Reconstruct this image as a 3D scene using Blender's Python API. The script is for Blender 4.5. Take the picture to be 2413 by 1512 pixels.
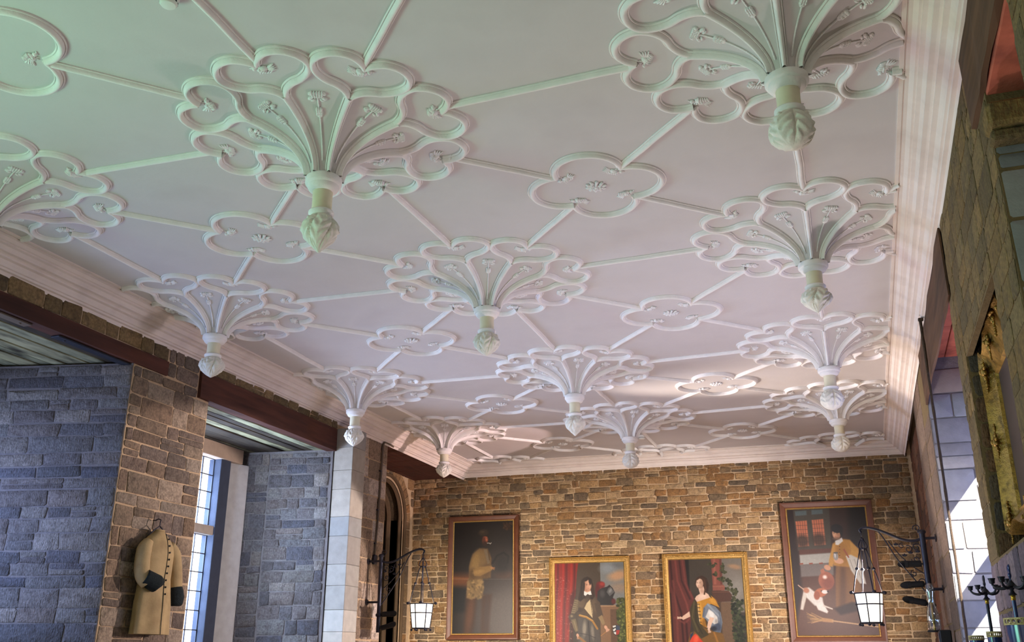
import bpy, bmesh, math, random
import numpy as np
from mathutils import Vector, Matrix
R = math.radians
# ------------------------------------------------------------------ clean start
for o in list(bpy.data.objects): bpy.data.objects.remove(o, do_unlink=True)
SC = bpy.context.scene
COL = SC.collection

# ------------------------------------------------------------------ camera, sky, lights, exposure
cam = bpy.data.cameras.new('camera'); camo = bpy.data.objects.new('camera', cam); COL.objects.link(camo)
cam.lens = 33.767; cam.sensor_width = 36.0; cam.sensor_fit = 'HORIZONTAL'; cam.clip_start = 0.05
camo.location = (3.0982, -4.9750, 1.5442)
camo.rotation_euler = (R(109.4647), R(-0.150), R(19.539))
SC.camera = camo
SC.view_settings.view_transform = 'Standard'; SC.view_settings.look = 'None'
SC.view_settings.gamma = 1.0; SC.view_settings.use_curve_mapping = False
SC.view_settings.exposure = 0.0

W = bpy.data.worlds.new('daylight_sky'); SC.world = W; W.use_nodes = True
bg = W.node_tree.nodes['Background']
bg.inputs[0].default_value = (0.80, 0.90, 1.0, 1); bg.inputs[1].default_value = 1.0

def light(name, kind, loc, energy, color, target=None, size=None, spot=None, blend=0.3, rad=0.05, spread=None):
    l = bpy.data.lights.new(name, kind); o = bpy.data.objects.new(name, l); COL.objects.link(o)
    o.location = loc; l.energy = energy; l.color = color
    if target is not None:
        d = Vector(target) - Vector(loc); o.rotation_euler = d.to_track_quat('-Z', 'Y').to_euler()
    if kind == 'AREA':
        l.shape = 'RECTANGLE'; l.size, l.size_y = size
        if spread: l.spread = R(spread)
    if kind == 'SPOT':
        l.spot_size = R(spot); l.spot_blend = blend; l.shadow_soft_size = rad
    if kind == 'POINT': l.shadow_soft_size = rad
    if kind == 'SUN': l.angle = R(0.53)
    return o
SKYB = (0.40, 0.58, 1.0)
LAWN = (0.74, 1.0, 0.80)
WARM = (1.0, 0.66, 0.36)
PINK = (1.0, 0.74, 0.68)
light('sun', 'SUN', (14, -6, 12), 42.0, (1.0, 0.96, 0.9), target=(14-10, -6+10, 12-12.2))
# daylight standing in the window openings (outside the glass): blue sky from above, green lawn from below; the two rear ones are added fill
light('sky_left_near', 'AREA', (-5.62, 0.55, 2.7), 158.634, (0.32, 0.448, 1), target=(-3.2, 2.4, 1.0), size=(2.0, 2.0))
light('lawn_left_near', 'AREA', (-5.55, 0.55, 1.45), 7.00769, (0.452, 1, 0.736), target=(-0.5, 0.6, 5.0), size=(2.0, 1.0))
light('sky_left_far', 'AREA', (-5.75, 5.05, 3.0), 838.259, (0.517, 0.663, 1), target=(-3.9, 6.75, 2.0), size=(1.9, 2.2))
light('sky_right_far', 'AREA', (5.2, 4.5, 2.6), 89.6818, (0.25, 0.356, 1), target=(0, 5.2, 2.4), size=(2.6, 2.6))
light('green_fill_rear_left', 'AREA', (-4.35, -3.6, 1.5), 216.367, (0.354, 1, 0.722), target=(0.5, -1.5, 4.9), size=(2.6, 1.4))  # added green fill for the ceiling, from an unseen side opening
light('fill_rear', 'AREA', (0.2, -8.6, 2.2), 7.2, (1, 0.88, 0.86), target=(0.2, 2.0, 3.2), size=(5.0, 2.8))  # added faint pink fill behind the camera, source unseen
# spotlights mounted on the two iron brackets
light('left_bracket_beam_wall', 'SPOT', (-3.16, 8.30, 2.18), 888.485, (1, 0.943, 0.854), target=(-2.5, 11.8, 1.35), spot=115, blend=1.0, rad=.04)
light('left_bracket_beam_up', 'SPOT', (-3.16, 8.30, 2.08), 1695.33, (1, 0.853, 0.751), target=(3.7, 5.7, 4.95), spot=42, blend=.4, rad=.04)
light('right_bracket_beam_up', 'SPOT', (3.36, 7.84, 2.27), 1411.74, (1, 0.745, 0.755), target=(-3.85, 10.0, 4.75), spot=21, blend=.08, rad=.04)
light('right_bracket_beam_wall', 'SPOT', (3.36, 7.84, 2.40), 1592.28, (1, 0.917, 0.912), target=(.3, 11.9, 1.5), spot=104, blend=1.0, rad=.04)
light('right_bracket_beam_across', 'SPOT', (3.36, 7.84, 2.63), 2262.83, (1, 0.853, 0.864), target=(-3.78, 5.2, .35), spot=60, blend=.10, rad=.06)
# added upward spots that fill the ceiling; no fixtures stand there
for i, (x, y, e_, c_) in enumerate(((2.1, 4.0, 300, (1.0, .86, .88)), (1.7, .3, 88, (1.0, .88, .86)), (2.4, 9.4, 40, (1.0, .66, .62)))):
    light('ceiling_fill_' + 'abc'[i], 'SPOT', (x, y, .75), e_, c_, target=(x+.2, y+.2, 5.0), spot=150, blend=.6, rad=.12)

# ------------------------------------------------------------------ helpers
def s2l(c): return tuple((x/255/12.92 if x/255 <= .04045 else ((x/255+.055)/1.055)**2.4) for x in c)
def tag(o, label=None, cat=None, group=None, kind=None):
    if label: o['label'] = label
    if cat: o['category'] = cat
    if group: o['group'] = group
    if kind: o['kind'] = kind
    return o
def empty(name, loc, label, cat, group=None):
    o = bpy.data.objects.new(name, None); COL.objects.link(o); o.location = loc; o.empty_display_size = .1
    return tag(o, label, cat, group)
def link(name, me, parent=None, loc=(0, 0, 0), rz=0.0):
    o = bpy.data.objects.new(name, me); COL.objects.link(o); o.location = loc; o.rotation_euler = (0, 0, rz)
    if parent is not None: o.parent = parent
    return o
class MB:
    def __init__(s): s.v = []; s.f = []; s.c = []
    def add(s, v, f, col=None):
        n = len(s.v); s.v += [tuple(map(float, p)) for p in v]; s.f += [tuple(i+n for i in q) for q in f]
        s.c += [col]*len(v)
    def box(s, c, d, col=None, rot=None, ch=0.0):
        x, y, z = [a/2 for a in d]
        if ch <= 0:
            v = [(i*x, j*y, k*z) for i in (-1, 1) for j in (-1, 1) for k in (-1, 1)]
            f = [(0, 1, 3, 2), (4, 6, 7, 5), (0, 4, 5, 1), (2, 3, 7, 6), (0, 2, 6, 4), (1, 5, 7, 3)]
        else:
            v = []
            for i in (-1, 1):
                for j in (-1, 1):
                    for k in (-1, 1):
                        v += [(i*(x-ch), j*(y-ch), k*z), (i*(x-ch), j*y, k*(z-ch)), (i*x, j*(y-ch), k*(z-ch))]
            I = lambda i, j, k, t: ((i > 0)*4+(j > 0)*2+(k > 0))*3+t
            f = []
            for a in (-1, 1):
                f.append((I(-1, -1, a, 0), I(1, -1, a, 0), I(1, 1, a, 0), I(-1, 1, a, 0))[::a])
                f.append((I(-1, a, -1, 1), I(-1, a, 1, 1), I(1, a, 1, 1), I(1, a, -1, 1))[::a])
                f.append((I(a, -1, -1, 2), I(a, 1, -1, 2), I(a, 1, 1, 2), I(a, -1, 1, 2))[::a])
                for b in (-1, 1):
                    f.append((I(a, b, -1, 2), I(a, b, 1, 2), I(a, b, 1, 1), I(a, b, -1, 1)))
                    f.append((I(a, -1, b, 2), I(a, 1, b, 2), I(a, 1, b, 0), I(a, -1, b, 0)))
                    f.append((I(-1, a, b, 1), I(1, a, b, 1), I(1, a, b, 0), I(-1, a, b, 0)))
                    for d2 in (-1, 1): f.append((I(a, b, d2, 0), I(a, b, d2, 1), I(a, b, d2, 2)))
        if rot is not None: v = [tuple(rot @ Vector(p)) for p in v]
        s.add([(p[0]+c[0], p[1]+c[1], p[2]+c[2]) for p in v], f, col)
    def prism(s, poly, z0, z1, col=None):
        n = len(poly)
        v = [(p[0], p[1], z0) for p in poly]+[(p[0], p[1], z1) for p in poly]
        f = [tuple(range(n))[::-1], tuple(range(n, 2*n))]+[(i, (i+1) % n, n+(i+1) % n, n+i) for i in range(n)]
        s.add(v, f, col)
    def quad(s, a, b, c, d, col=None): s.add([a, b, c, d], [(0, 1, 2, 3)], col)
    def tube(s, pts, rad, n=8, closed=False, col=None):
        P = [Vector(p) for p in pts]; m = len(P)
        rr = rad if hasattr(rad, '__len__') else [rad]*m
        T = []
        for i in range(m):
            a = P[i-1] if (i > 0 or closed) else P[i]; b = P[(i+1) % m] if (i < m-1 or closed) else P[i]
            t = (b-a); T.append(t.normalized() if t.length > 1e-9 else Vector((0, 0, 1)))
        up = Vector((0, 0, 1)) if abs(T[0].z) < .9 else Vector((1, 0, 0))
        nrm = T[0].cross(up).normalized(); v = []
        for i in range(m):
            nrm = (nrm-T[i]*nrm.dot(T[i]))
            nrm = nrm.normalized() if nrm.length > 1e-6 else T[i].orthogonal().normalized()
            b = T[i].cross(nrm)
            for k in range(n):
                a = 2*math.pi*k/n; v.append(P[i]+(nrm*math.cos(a)+b*math.sin(a))*rr[i])
        f = []
        for i in range(m if closed else m-1):
            j = (i+1) % m
            for k in range(n): f.append((i*n+k, i*n+(k+1) % n, j*n+(k+1) % n, j*n+k))
        if not closed: f += [tuple(range(n))[::-1], tuple(range((m-1)*n, m*n))]
        s.add(v, f, col)
    def lathe(s, prof, n=24, c=(0, 0, 0), col=None, fn=None):
        v = []; f = []; m = len(prof)
        for r, z in prof:
            for k in range(n):
                a = 2*math.pi*k/n; q = r*(fn(a, z) if fn else 1)
                v.append((c[0]+q*math.cos(a), c[1]+q*math.sin(a), c[2]+z))
        for i in range(m-1):
            for k in range(n): f.append((i*n+k, i*n+(k+1) % n, (i+1)*n+(k+1) % n, (i+1)*n+k))
        f += [tuple(range(n))[::-1], tuple(range((m-1)*n, m*n))]
        s.add(v, f, col)
    def ell(s, c, r, rot=None, nu=10, nv=6, col=None):
        v = []; f = []
        for i in range(nv+1):
            t = math.pi*i/nv
            for k in range(nu):
                a = 2*math.pi*k/nu
                p = Vector((r[0]*math.sin(t)*math.cos(a), r[1]*math.sin(t)*math.sin(a), r[2]*math.cos(t)))
                if rot is not None: p = rot @ p
                v.append((p.x+c[0], p.y+c[1], p.z+c[2]))
        for i in range(nv):
            for k in range(nu): f.append((i*nu+k, (i+1)*nu+k, (i+1)*nu+(k+1) % nu, i*nu+(k+1) % nu))
        s.add(v, f, col)
    def sweep(s, path, prof, base, closed=False, col=None):
        """path of 2-D points, profile (sideways, drop) hung below base(x,y)"""
        m = len(path); n = len(prof); v = []
        for i in range(m):
            a = path[i-1] if (i > 0 or closed) else path[i]; b = path[(i+1) % m] if (i < m-1 or closed) else path[i]
            tx, ty = b[0]-a[0], b[1]-a[1]; L = math.hypot(tx, ty) or 1; nx, ny = -ty/L, tx/L
            for q, h in prof:
                x, y = path[i][0]+nx*q, path[i][1]+ny*q
                v.append((x, y, base(x, y)-h))
        f = []
        for i in range(m if closed else m-1):
            j = (i+1) % m
            for k in range(n-1): f.append((i*n+k, i*n+k+1, j*n+k+1, j*n+k))
        if not closed: f += [tuple(range(n)), tuple(range((m-1)*n, m*n))[::-1]]
        s.add(v, f, col)
    def mesh(s, name, mat, smooth=False, angle=None):
        me = bpy.data.meshes.new(name); me.from_pydata(s.v, [], s.f)
        if any(c is not None for c in s.c):
            a = me.color_attributes.new('Col', 'FLOAT_COLOR', 'POINT')
            arr = np.ones((len(s.v), 4), np.float32)
            arr[:, :3] = [c if c is not None else (.5, .5, .5) for c in s.c]
            a.data.foreach_set('color', arr.ravel())
        me.materials.append(mat)
        if smooth: me.polygons.foreach_set('use_smooth', [True]*len(me.polygons))
        me.update()
        if angle: me.set_sharp_from_angle(angle=R(angle))
        return me
    def obj(s, name, mat, parent=None, smooth=False, angle=None, loc=(0, 0, 0)):
        return link(name, s.mesh(name, mat, smooth, angle), parent, loc)
def fixn(me):
    bm = bmesh.new(); bm.from_mesh(me); bmesh.ops.recalc_face_normals(bm, faces=bm.faces); bm.to_mesh(me); bm.free(); return me
def spline(P, n=6, closed=False):
    P = [np.array(p, float) for p in P]; m = len(P); out = []
    for i in range(m if closed else m-1):
        p0 = P[i-1] if (i > 0 or closed) else 2*P[0]-P[1]; p1 = P[i]; p2 = P[(i+1) % m]
        p3 = P[(i+2) % m] if (i+2 < m or closed) else 2*P[-1]-P[-2]
        for k in range(n):
            t = k/n
            out.append(.5*((2*p1)+(-p0+p2)*t+(2*p0-5*p1+4*p2-p3)*t*t+(-p0+3*p1-3*p2+p3)*t**3))
    if not closed: out.append(P[-1])
    return out

# ------------------------------------------------------------------ materials
def mat(name, col=None, rough=.8, attr=False, nscale=6, namp=.15, bump=0, bscale=60, metal=0, spec=.3, dark=None, dscale=2, damt=0, emis=None, wood=None, chisel=0):
    m = bpy.data.materials.new(name); m.use_nodes = True; nt = m.node_tree; N = nt.nodes; L = nt.links
    b = N['Principled BSDF']; b.inputs['Roughness'].default_value = rough; b.inputs['Metallic'].default_value = metal
    b.inputs['Specular IOR Level'].default_value = spec
    tc = N.new('ShaderNodeTexCoord'); geo = N.new('ShaderNodeNewGeometry')
    if attr:
        a = N.new('ShaderNodeAttribute'); a.attribute_name = 'Col'; src = a.outputs['Color']
    else:
        a = N.new('ShaderNodeRGB'); a.outputs[0].default_value = (*s2l(col), 1); src = a.outputs[0]
    vec = geo.outputs['Position']
    if wood:
        mp = N.new('ShaderNodeMapping'); mp.inputs['Scale'].default_value = wood; L.new(vec, mp.inputs[0]); vec = mp.outputs[0]
    nz = N.new('ShaderNodeTexNoise'); nz.inputs['Scale'].default_value = nscale; nz.inputs['Detail'].default_value = 6; L.new(vec, nz.inputs['Vector'])
    mr = N.new('ShaderNodeMapRange'); mr.inputs['From Min'].default_value = .25; mr.inputs['From Max'].default_value = .75
    mr.inputs['To Min'].default_value = 1-namp; mr.inputs['To Max'].default_value = 1+namp; L.new(nz.outputs['Fac'], mr.inputs['Value'])
    mx = N.new('ShaderNodeVectorMath'); mx.operation = 'SCALE'; L.new(src, mx.inputs[0]); L.new(mr.outputs[0], mx.inputs['Scale'])
    out = mx.outputs[0]
    if dark:
        n2 = N.new('ShaderNodeTexNoise'); n2.inputs['Scale'].default_value = dscale; n2.inputs['Detail'].default_value = 8; L.new(vec, n2.inputs['Vector'])
        r2 = N.new('ShaderNodeMapRange'); r2.inputs['From Min'].default_value = .5; r2.inputs['From Max'].default_value = .68; r2.inputs['To Max'].default_value = damt; L.new(n2.outputs['Fac'], r2.inputs['Value'])
        mm = N.new('ShaderNodeMix'); mm.data_type = 'RGBA'; L.new(r2.outputs[0], mm.inputs['Factor']); L.new(out, mm.inputs['A']); mm.inputs['B'].default_value = (*s2l(dark), 1)
        out = mm.outputs['Result']
    L.new(out, b.inputs['Base Color'])
    if bump:
        n3 = N.new('ShaderNodeTexNoise'); n3.inputs['Scale'].default_value = bscale; n3.inputs['Detail'].default_value = 5; L.new(vec, n3.inputs['Vector'])
        bp = N.new('ShaderNodeBump'); bp.inputs['Strength'].default_value = bump; bp.inputs['Distance'].default_value = .012
        L.new(n3.outputs['Fac'], bp.inputs['Height']); L.new(bp.outputs[0], b.inputs['Normal'])
        if chisel:
            m2 = N.new('ShaderNodeMapping'); m2.inputs['Rotation'].default_value = (.7, .7, .2); m2.inputs['Scale'].default_value = (1, 1, .18); L.new(vec, m2.inputs[0])
            n4 = N.new('ShaderNodeTexNoise'); n4.inputs['Scale'].default_value = 90; n4.inputs['Detail'].default_value = 3; L.new(m2.outputs[0], n4.inputs['Vector'])
            b2 = N.new('ShaderNodeBump'); b2.inputs['Strength'].default_value = chisel; b2.inputs['Distance'].default_value = .010
            L.new(n4.outputs['Fac'], b2.inputs['Height']); L.new(bp.outputs[0], b2.inputs['Normal']); L.new(b2.outputs[0], b.inputs['Normal'])
    if emis:
        b.inputs['Emission Color'].default_value = (*emis[0], 1); b.inputs['Emission Strength'].default_value = emis[1]
    return m
M = {}
M['plaster'] = mat('ceiling_plaster', (204, 197, 193), .85, nscale=1.6, namp=.05, dark=(160, 150, 148), dscale=1.6, damt=.22, bump=.15, bscale=25)
M['mould'] = mat('moulded_plaster', (234, 228, 222), .8, nscale=9, namp=.06, bump=.25, bscale=60)
M['finial'] = mat('carved_finial', (226, 220, 206), .85, nscale=30, namp=.10, bump=.25, bscale=90)
M['relief'] = mat('relief_plaster', (238, 234, 230), .85, nscale=30, namp=.08, bump=.5, bscale=160)
M['shaft'] = mat('cream_shaft', (222, 212, 182), .75, nscale=12, namp=.06, bump=.1, bscale=40)
M['cornice'] = mat('cornice_plaster', (228, 214, 202), .82, nscale=4, namp=.06, dark=(190, 172, 162), dscale=3, damt=.3, bump=.15, bscale=30)
M['stone'] = mat('wall_stone', None, .9, attr=True, nscale=42, namp=.38, dark=(60, 50, 42), dscale=13, damt=.45, bump=1.0, bscale=55, chisel=1.0)
M['ashlar'] = mat('dressed_stone', None, .85, attr=True, nscale=10, namp=.12, bump=.25, bscale=70)
M['mortar'] = mat('lime_mortar', (192, 163, 127), .95, nscale=14, namp=.14, bump=.6, bscale=50)
M['mortar_grey'] = mat('grey_mortar', (116, 110, 106), .95, nscale=14, namp=.16, bump=.6, bscale=50)
M['mortar_brown'] = mat('brown_mortar', (108, 90, 60), .95, nscale=14, namp=.2, bump=.7, bscale=50)
M['beam'] = mat('red_brown_timber', (80, 46, 34), .8, nscale=14, namp=.45, wood=(1, .10, 1), bump=.3, bscale=14, dark=(40, 24, 20), dscale=3, damt=.5)
M['beam_dark'] = mat('weathered_timber', (88, 62, 42), .85, nscale=14, namp=.45, wood=(1, .08, 1), bump=.4, bscale=16, dark=(44, 34, 28), dscale=3, damt=.5)
M['plank'] = mat('limewashed_plank', None, .85, attr=True, nscale=10, namp=.4, wood=(1, .3, 1), dark=(34, 26, 20), dscale=6, damt=.92, bump=.5, bscale=20)
M['redplaster'] = mat('red_limewash', (176, 92, 70), .85, nscale=7, namp=.18, dark=(112, 56, 46), dscale=5, damt=.6, bump=.3, bscale=30)
M['iron'] = mat('black_iron', (40, 40, 52), .45, nscale=30, namp=.2, metal=.4, spec=.5, bump=.1, bscale=80)
M['lead'] = mat('lead_came', (42, 44, 52), .6, nscale=20, namp=.2)
M['wood_frame'] = mat('mahogany_frame', (92, 52, 32), .45, nscale=8, namp=.2, bump=.1, bscale=50)
M['gilt'] = mat('gilded_wood', (180, 142, 80), .42, nscale=40, namp=.25, metal=.55, bump=.5, bscale=120)
M['gilt_dark'] = mat('tarnished_gilding', (150, 116, 52), .4, nscale=40, namp=.35, metal=.6, bump=.4, bscale=110, dark=(40, 28, 14), dscale=18, damt=.6)
M['paint'] = mat('oil_paint', None, .5, attr=True, nscale=30, namp=.05, bump=.06, bscale=140, spec=.25)
M['coat'] = mat('buff_leather', (176, 150, 104), .8, nscale=7, namp=.16, dark=(120, 94, 58), dscale=4, damt=.45, bump=.2, bscale=60)
M['fur'] = mat('dark_cuff', (26, 34, 34), .85, nscale=40, namp=.4, bump=.8, bscale=120)
M['blue'] = mat('blue_enamel', (20, 44, 96), .18, nscale=5, namp=.35, spec=.6)
M['rim'] = mat('gilt_lattice', (196, 178, 130), .5, nscale=60, namp=.4, metal=.3, bump=.4, bscale=120)
M['brass'] = mat('brass', (196, 158, 60), .3, metal=.9, namp=.1)
M['white'] = mat('white_plastic', (225, 222, 214), .5, namp=.02)
M['floor'] = mat('floor_slabs', (118, 100, 84), .7, nscale=3, namp=.2)
M['rear'] = mat('rear_limewash', (150, 134, 120), .9, nscale=3, namp=.1)
M['door'] = mat('oak_door', (58, 42, 30), .7, nscale=6, namp=.3, wood=(1, 1, .1))
M['black'] = mat('matt_black', (22, 22, 25), .6, namp=.1)
M['conduit'] = mat('grey_conduit', (96, 82, 68), .6, namp=.15)
M['rope'] = mat('dark_cable', (64, 50, 36), .85, nscale=40, namp=.3, bump=.6, bscale=120)
M['opal'] = mat('opal_glass', (255, 250, 238), .4, namp=.0, emis=((1.0, .93, .80), 1.9))
def glassmat(name, tint, tr=.85):
    m = bpy.data.materials.new(name); m.use_nodes = True; nt = m.node_tree; N = nt.nodes; L = nt.links; N.clear()
    o = N.new('ShaderNodeOutputMaterial'); mx = N.new('ShaderNodeMixShader'); t = N.new('ShaderNodeBsdfTransparent'); g = N.new('ShaderNodeBsdfGlossy')
    t.inputs[0].default_value = (*tint, 1); g.inputs['Roughness'].default_value = .05; mx.inputs[0].default_value = 1-tr
    L.new(t.outputs[0], mx.inputs[1]); L.new(g.outputs[0], mx.inputs[2]); L.new(mx.outputs[0], o.inputs[0]); return m
M['pane'] = glassmat('window_glass', (.96, .98, 1.0), .93)
M['clear'] = glassmat('clear_glass', (.80, .88, 1.0), .72)

# ------------------------------------------------------------------ layout numbers (metres)
ZC = 5.0
LX, RX = -3.78, 3.95                      # wall planes under the cornice
LI, RI = -3.51, 3.68                      # inner edges of the cornice
SL = .30/7.73                             # the end wall is not quite square to the room
def yend(x): return 11.70+(x-LX)*SL
AL = math.atan(SL)

# ------------------------------------------------------------------ masonry
rng = random.Random(7)
def V3(*a): return np.array(a, float)
def lin(c, j, r):
    k = 1+r.uniform(-j, j); w = r.uniform(-.04, .04)
    c = s2l(c); return (c[0]*k*(1+w), c[1]*k, c[2]*k*(1-w))
def stones(O, U, V, N, rects, course, length, pal, seed, d=.016, gap=.012, jit=.006, rnd=.02, split=.12, vary=.16):
    """rows of individual stones over rectangles in the (U,V) plane -> list of (center, verts, faces, colour, area)"""
    r = random.Random(seed); out = []
    for (u0, v0, u1, v1) in rects:
        v = v0
        while v < v1-1e-4:
            h = r.uniform(*course)
            if v1-(v+h) < course[0]*.7: h = v1-v
            u = u0; first = True
            while u < u1-1e-4:
                l = r.uniform(*length)*(.8+.4*r.random())
                if first: l *= r.uniform(.45, 1); first = False
                if u1-(u+l) < length[0]*.6: l = u1-u
                parts = [(v, v+h)]
                if r.random() < split and h > .1:
                    m = v+h*r.uniform(.4, .6); parts = [(v, m), (m, v+h)]
                for a, b in parts:
                    hl, hh = (l-gap)/2, (b-a-gap)/2
                    if hl < .012 or hh < .012: continue
                    cu, cv = u+l/2, (a+b)/2; q = min(rnd, hl*.5, hh*.5)
                    o8 = [(-hl+q, -hh), (hl-q, -hh), (hl, -hh+q), (hl, hh-q), (hl-q, hh), (-hl+q, hh), (-hl, hh-q), (-hl, -hh+q)]
                    J = min(jit, hh*.22)
                    o8 = [(x+r.uniform(-J, J), y+r.uniform(-J, J)) for x, y in o8]
                    dd = d*r.uniform(.6, 1.35); vs = []
                    for x, y in o8: vs.append(U*x+V*y+N*(-.03))
                    for x, y in o8: vs.append(U*x*.985+V*y*.97+N*dd*.55)
                    for x, y in o8: vs.append(U*x*(1-.010/max(hl, .02))*.97+V*y*(1-.010/max(hh, .02))*.95+N*dd*r.uniform(.85, 1.15))
                    vs.append(N*dd*r.uniform(.9, 1.2))
                    fs = []
                    for t in (0, 8):
                        for k in range(8): fs.append((t+k, t+(k+1) % 8, t+8+(k+1) % 8, t+8+k))
                    for k in range(8): fs.append((16+k, 16+(k+1) % 8, 24))
                    out.append((O+U*cu+V*cv, vs, fs, lin(r.choice(pal), vary, r), l*(b-a), cu, cv))
                u += l
            v += h
    return out
def lay(parent, lst, limit=280, m='stone', name='stone', prio=None):
    lst = sorted(lst, key=lambda s: -(prio(s) if prio else s[4]))
    rest = MB()
    for i, s in enumerate(lst):
        if i < limit:
            b = MB(); b.add(s[1], s[2], s[3]); o = link(name, b.mesh(name, M[m], True, 40), parent, tuple(s[0]))
        else:
            rest.add([p+s[0] for p in s[1]], s[2], s[3])
    if rest.v:
        o = rest.obj('small_stones', M[m], parent, True, 40); o['kind'] = 'stuff'
P_END = [(150, 116, 78), (136, 104, 70), (128, 100, 70), (160, 128, 88), (116, 96, 72), (142, 104, 64), (134, 110, 80), (108, 90, 70), (162, 134, 98), (140, 110, 74)]
P_PIER = [(134, 114, 92), (122, 104, 86), (144, 126, 104), (112, 98, 84), (156, 138, 116), (128, 106, 84), (118, 102, 88)]
P_BLUE = [(102, 98, 94), (90, 87, 86), (112, 107, 100), (98, 92, 88), (124, 117, 108), (84, 82, 84), (106, 99, 93)]
P_OLIVE = [(110, 92, 58), (118, 98, 62), (102, 86, 56), (124, 102, 64), (98, 82, 52), (114, 92, 54)]
P_ASH = [(176, 168, 152), (160, 152, 138), (188, 178, 160), (150, 144, 134)]

def structure(name, mb, m, parent=None):
    o = mb.obj(name, M[m], parent)
    if parent is None: o['kind'] = 'structure'
    return o
# ---- floor, rear, outer shell
b = MB(); b.box((0, 2, -.1), (12.6, 22, .2)); structure('floor', b, 'floor')
b = MB()
for x0, x1 in ((-6.0, -2.4), (2.6, 5.6)): b.box(((x0+x1)/2, -8.2, 2.6), (x1-x0, .4, 5.2))
b.box((.1, -8.2, .4), (5.0, .4, .8)); b.box((.1, -8.2, 4.5), (5.0, .4, 1.4))
structure('wall_rear', b, 'rear')
# ---- ceiling slab
b = MB(); b.box((-.40, 2, ZC+.1), (11.2, 22, .2)); CEIL = structure('ceiling', b, 'plaster')

# ---- end wall with its stones
Ue, Ne, Z3 = V3(math.cos(AL), math.sin(AL), 0), V3(math.sin(AL), -math.cos(AL), 0), V3(0, 0, 1)
Oe = V3(LX, yend(LX), 0)
b = MB(); p0 = Oe+Ue*(-1.15); p1 = Oe+Ue*8.2
b.prism([tuple(p0[:2]), tuple(p1[:2]), tuple((p1-Ne*.5)[:2]), tuple((p0-Ne*.5)[:2])], 0, ZC)
WE = structure('wall_end', b, 'mortar')
hid = [(-.2, 1.95, 1.05, 4.0), (1.7, 1.3, 3.05, 3.22), (3.7, 1.3, 5.05, 3.22), (5.72, 1.9, 7.1, 4.0)]
def prio_end(s): return s[4]*(0 if any(h[0] < s[5] < h[2] and h[1] < s[6] < h[3] for h in hid) else 1)
lay(WE, stones(Oe, Ue, Z3, Ne, [(-1.0, 1.5, 7.78, 4.80)], (.075, .14), (.13, .34), P_END, 11, d=.022, gap=.012, jit=.015, rnd=.014, split=.2, vary=.10), 300, prio=prio_end)

# ---- left wall: pier with the coat, strips over the beams, ashlar-faced pier with the conduit
b = MB()
b.prism([(LX-.012, 2.70), (LX-.012, 3.97), (-5.62, 4.15), (-5.62, 2.27)], 0, 4.44)
b.box((-4.7, 3.47, 4.72), (1.816, 1.0, .56)); b.box((-3.90, 0.7, 4.80), (.22, 5.0, .42)); b.box((-3.90, 5.6, 4.83), (.22, 3.5, .36))
b.prism([(LX-.012, 7.0), (LX-.012, 8.52), (-5.0, 8.52), (-5.0, 7.0)], 0, ZC)
b.prism([(LX, -8.2), (LX, -5.0), (-4.2, -5.0), (-4.2, -8.2)], 0, ZC)
b.prism([(LX, -2.2), (LX, -.6), (-5.62, -.6), (-5.62, -2.2)], 0, ZC)
b.box((-4.0, -3.6, .5), (.44, 2.8, 1.0)); b.box((-4.0, -3.6, 4.2), (.44, 2.8, 1.6))
b.box((-5.62, .6, .6), (.2, 3.6, 1.2)); b.box((-5.62, .6, 4.6), (.2, 3.6, .8))
b.box((-5.62, 5.4, .6), (.2, 2.6, 1.2)); b.box((-5.62, 5.4, 4.62), (.2, 2.6, .76)); b.box((-5.5, 6.55, 2.5), (.5, .26, 5))
WL = structure('wall_left', b, 'mortar')
Yv = V3(0, 1, 0); Xn = V3(1, 0, 0)
OL = V3(LX-.012, 0, 0)
st = stones(OL, Yv, Z3, Xn, [(2.71, 1.5, 3.96, 4.32), (2.71, 4.32, 3.74, 4.43)], (.12, .24), (.17, .46), P_PIER, 21, d=.014, gap=.009, jit=.009, rnd=.014)
st += stones(OL, Yv, Z3, Xn, [(3.22, 4.44, 3.74, 4.78)], (.1, .17), (.15, .3), P_PIER, 22)
st += stones(V3(-3.79, 0, 0), Yv, Z3, Xn, [(-.6, 4.60, 3.20, 4.79), (3.75, 4.66, 6.9, 4.79)], (.15, .19), (.2, .42), [(122, 102, 70), (108, 90, 62), (134, 112, 78)], 23, d=.014, gap=.008, rnd=.012, jit=.008)
st += stones(OL, Yv, Z3, Xn, [(7.26, 1.5, 8.51, 4.78)], (.22, .36), (.25, .5), [(168, 150, 132), (150, 128, 106), (182, 166, 150), (140, 118, 96)], 24, d=.010, gap=.008, jit=.005)
lay(WL, st, 290)

# ---- far reveal of the near left recess
def reveal(name, p0, p1, z0, z1, thick, rects, pal, seed, course, length, m='mortar_grey', d=.018, jit=.007, mm='stone', gap=.012):
    p0 = V3(*p0, 0); p1 = V3(*p1, 0); U = (p1-p0)/np.linalg.norm(p1-p0); N = V3(U[1], -U[0], 0)
    if N[1] > 0: N = -N
    b = MB(); q0, q1 = p0-N*thick, p1-N*thick
    b.prism([tuple(p0[:2]), tuple(q0[:2]), tuple(q1[:2]), tuple(p1[:2])], z0, z1); o = structure(name, b, m)
    lay(o, stones(p0, U, Z3, N, rects, course, length, pal, seed, d=d, jit=jit, gap=gap, rnd=.011, vary=.12), 290, mm)
    return o
reveal('wall_recess_near', (LX-.014, 2.69), (-5.60, 2.25), 0, 4.44, .02, [(.0, 1.4, 1.84, 4.42)], P_BLUE, 31, (.10, .19), (.22, .66), d=.013, jit=.012, gap=.008)
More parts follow.
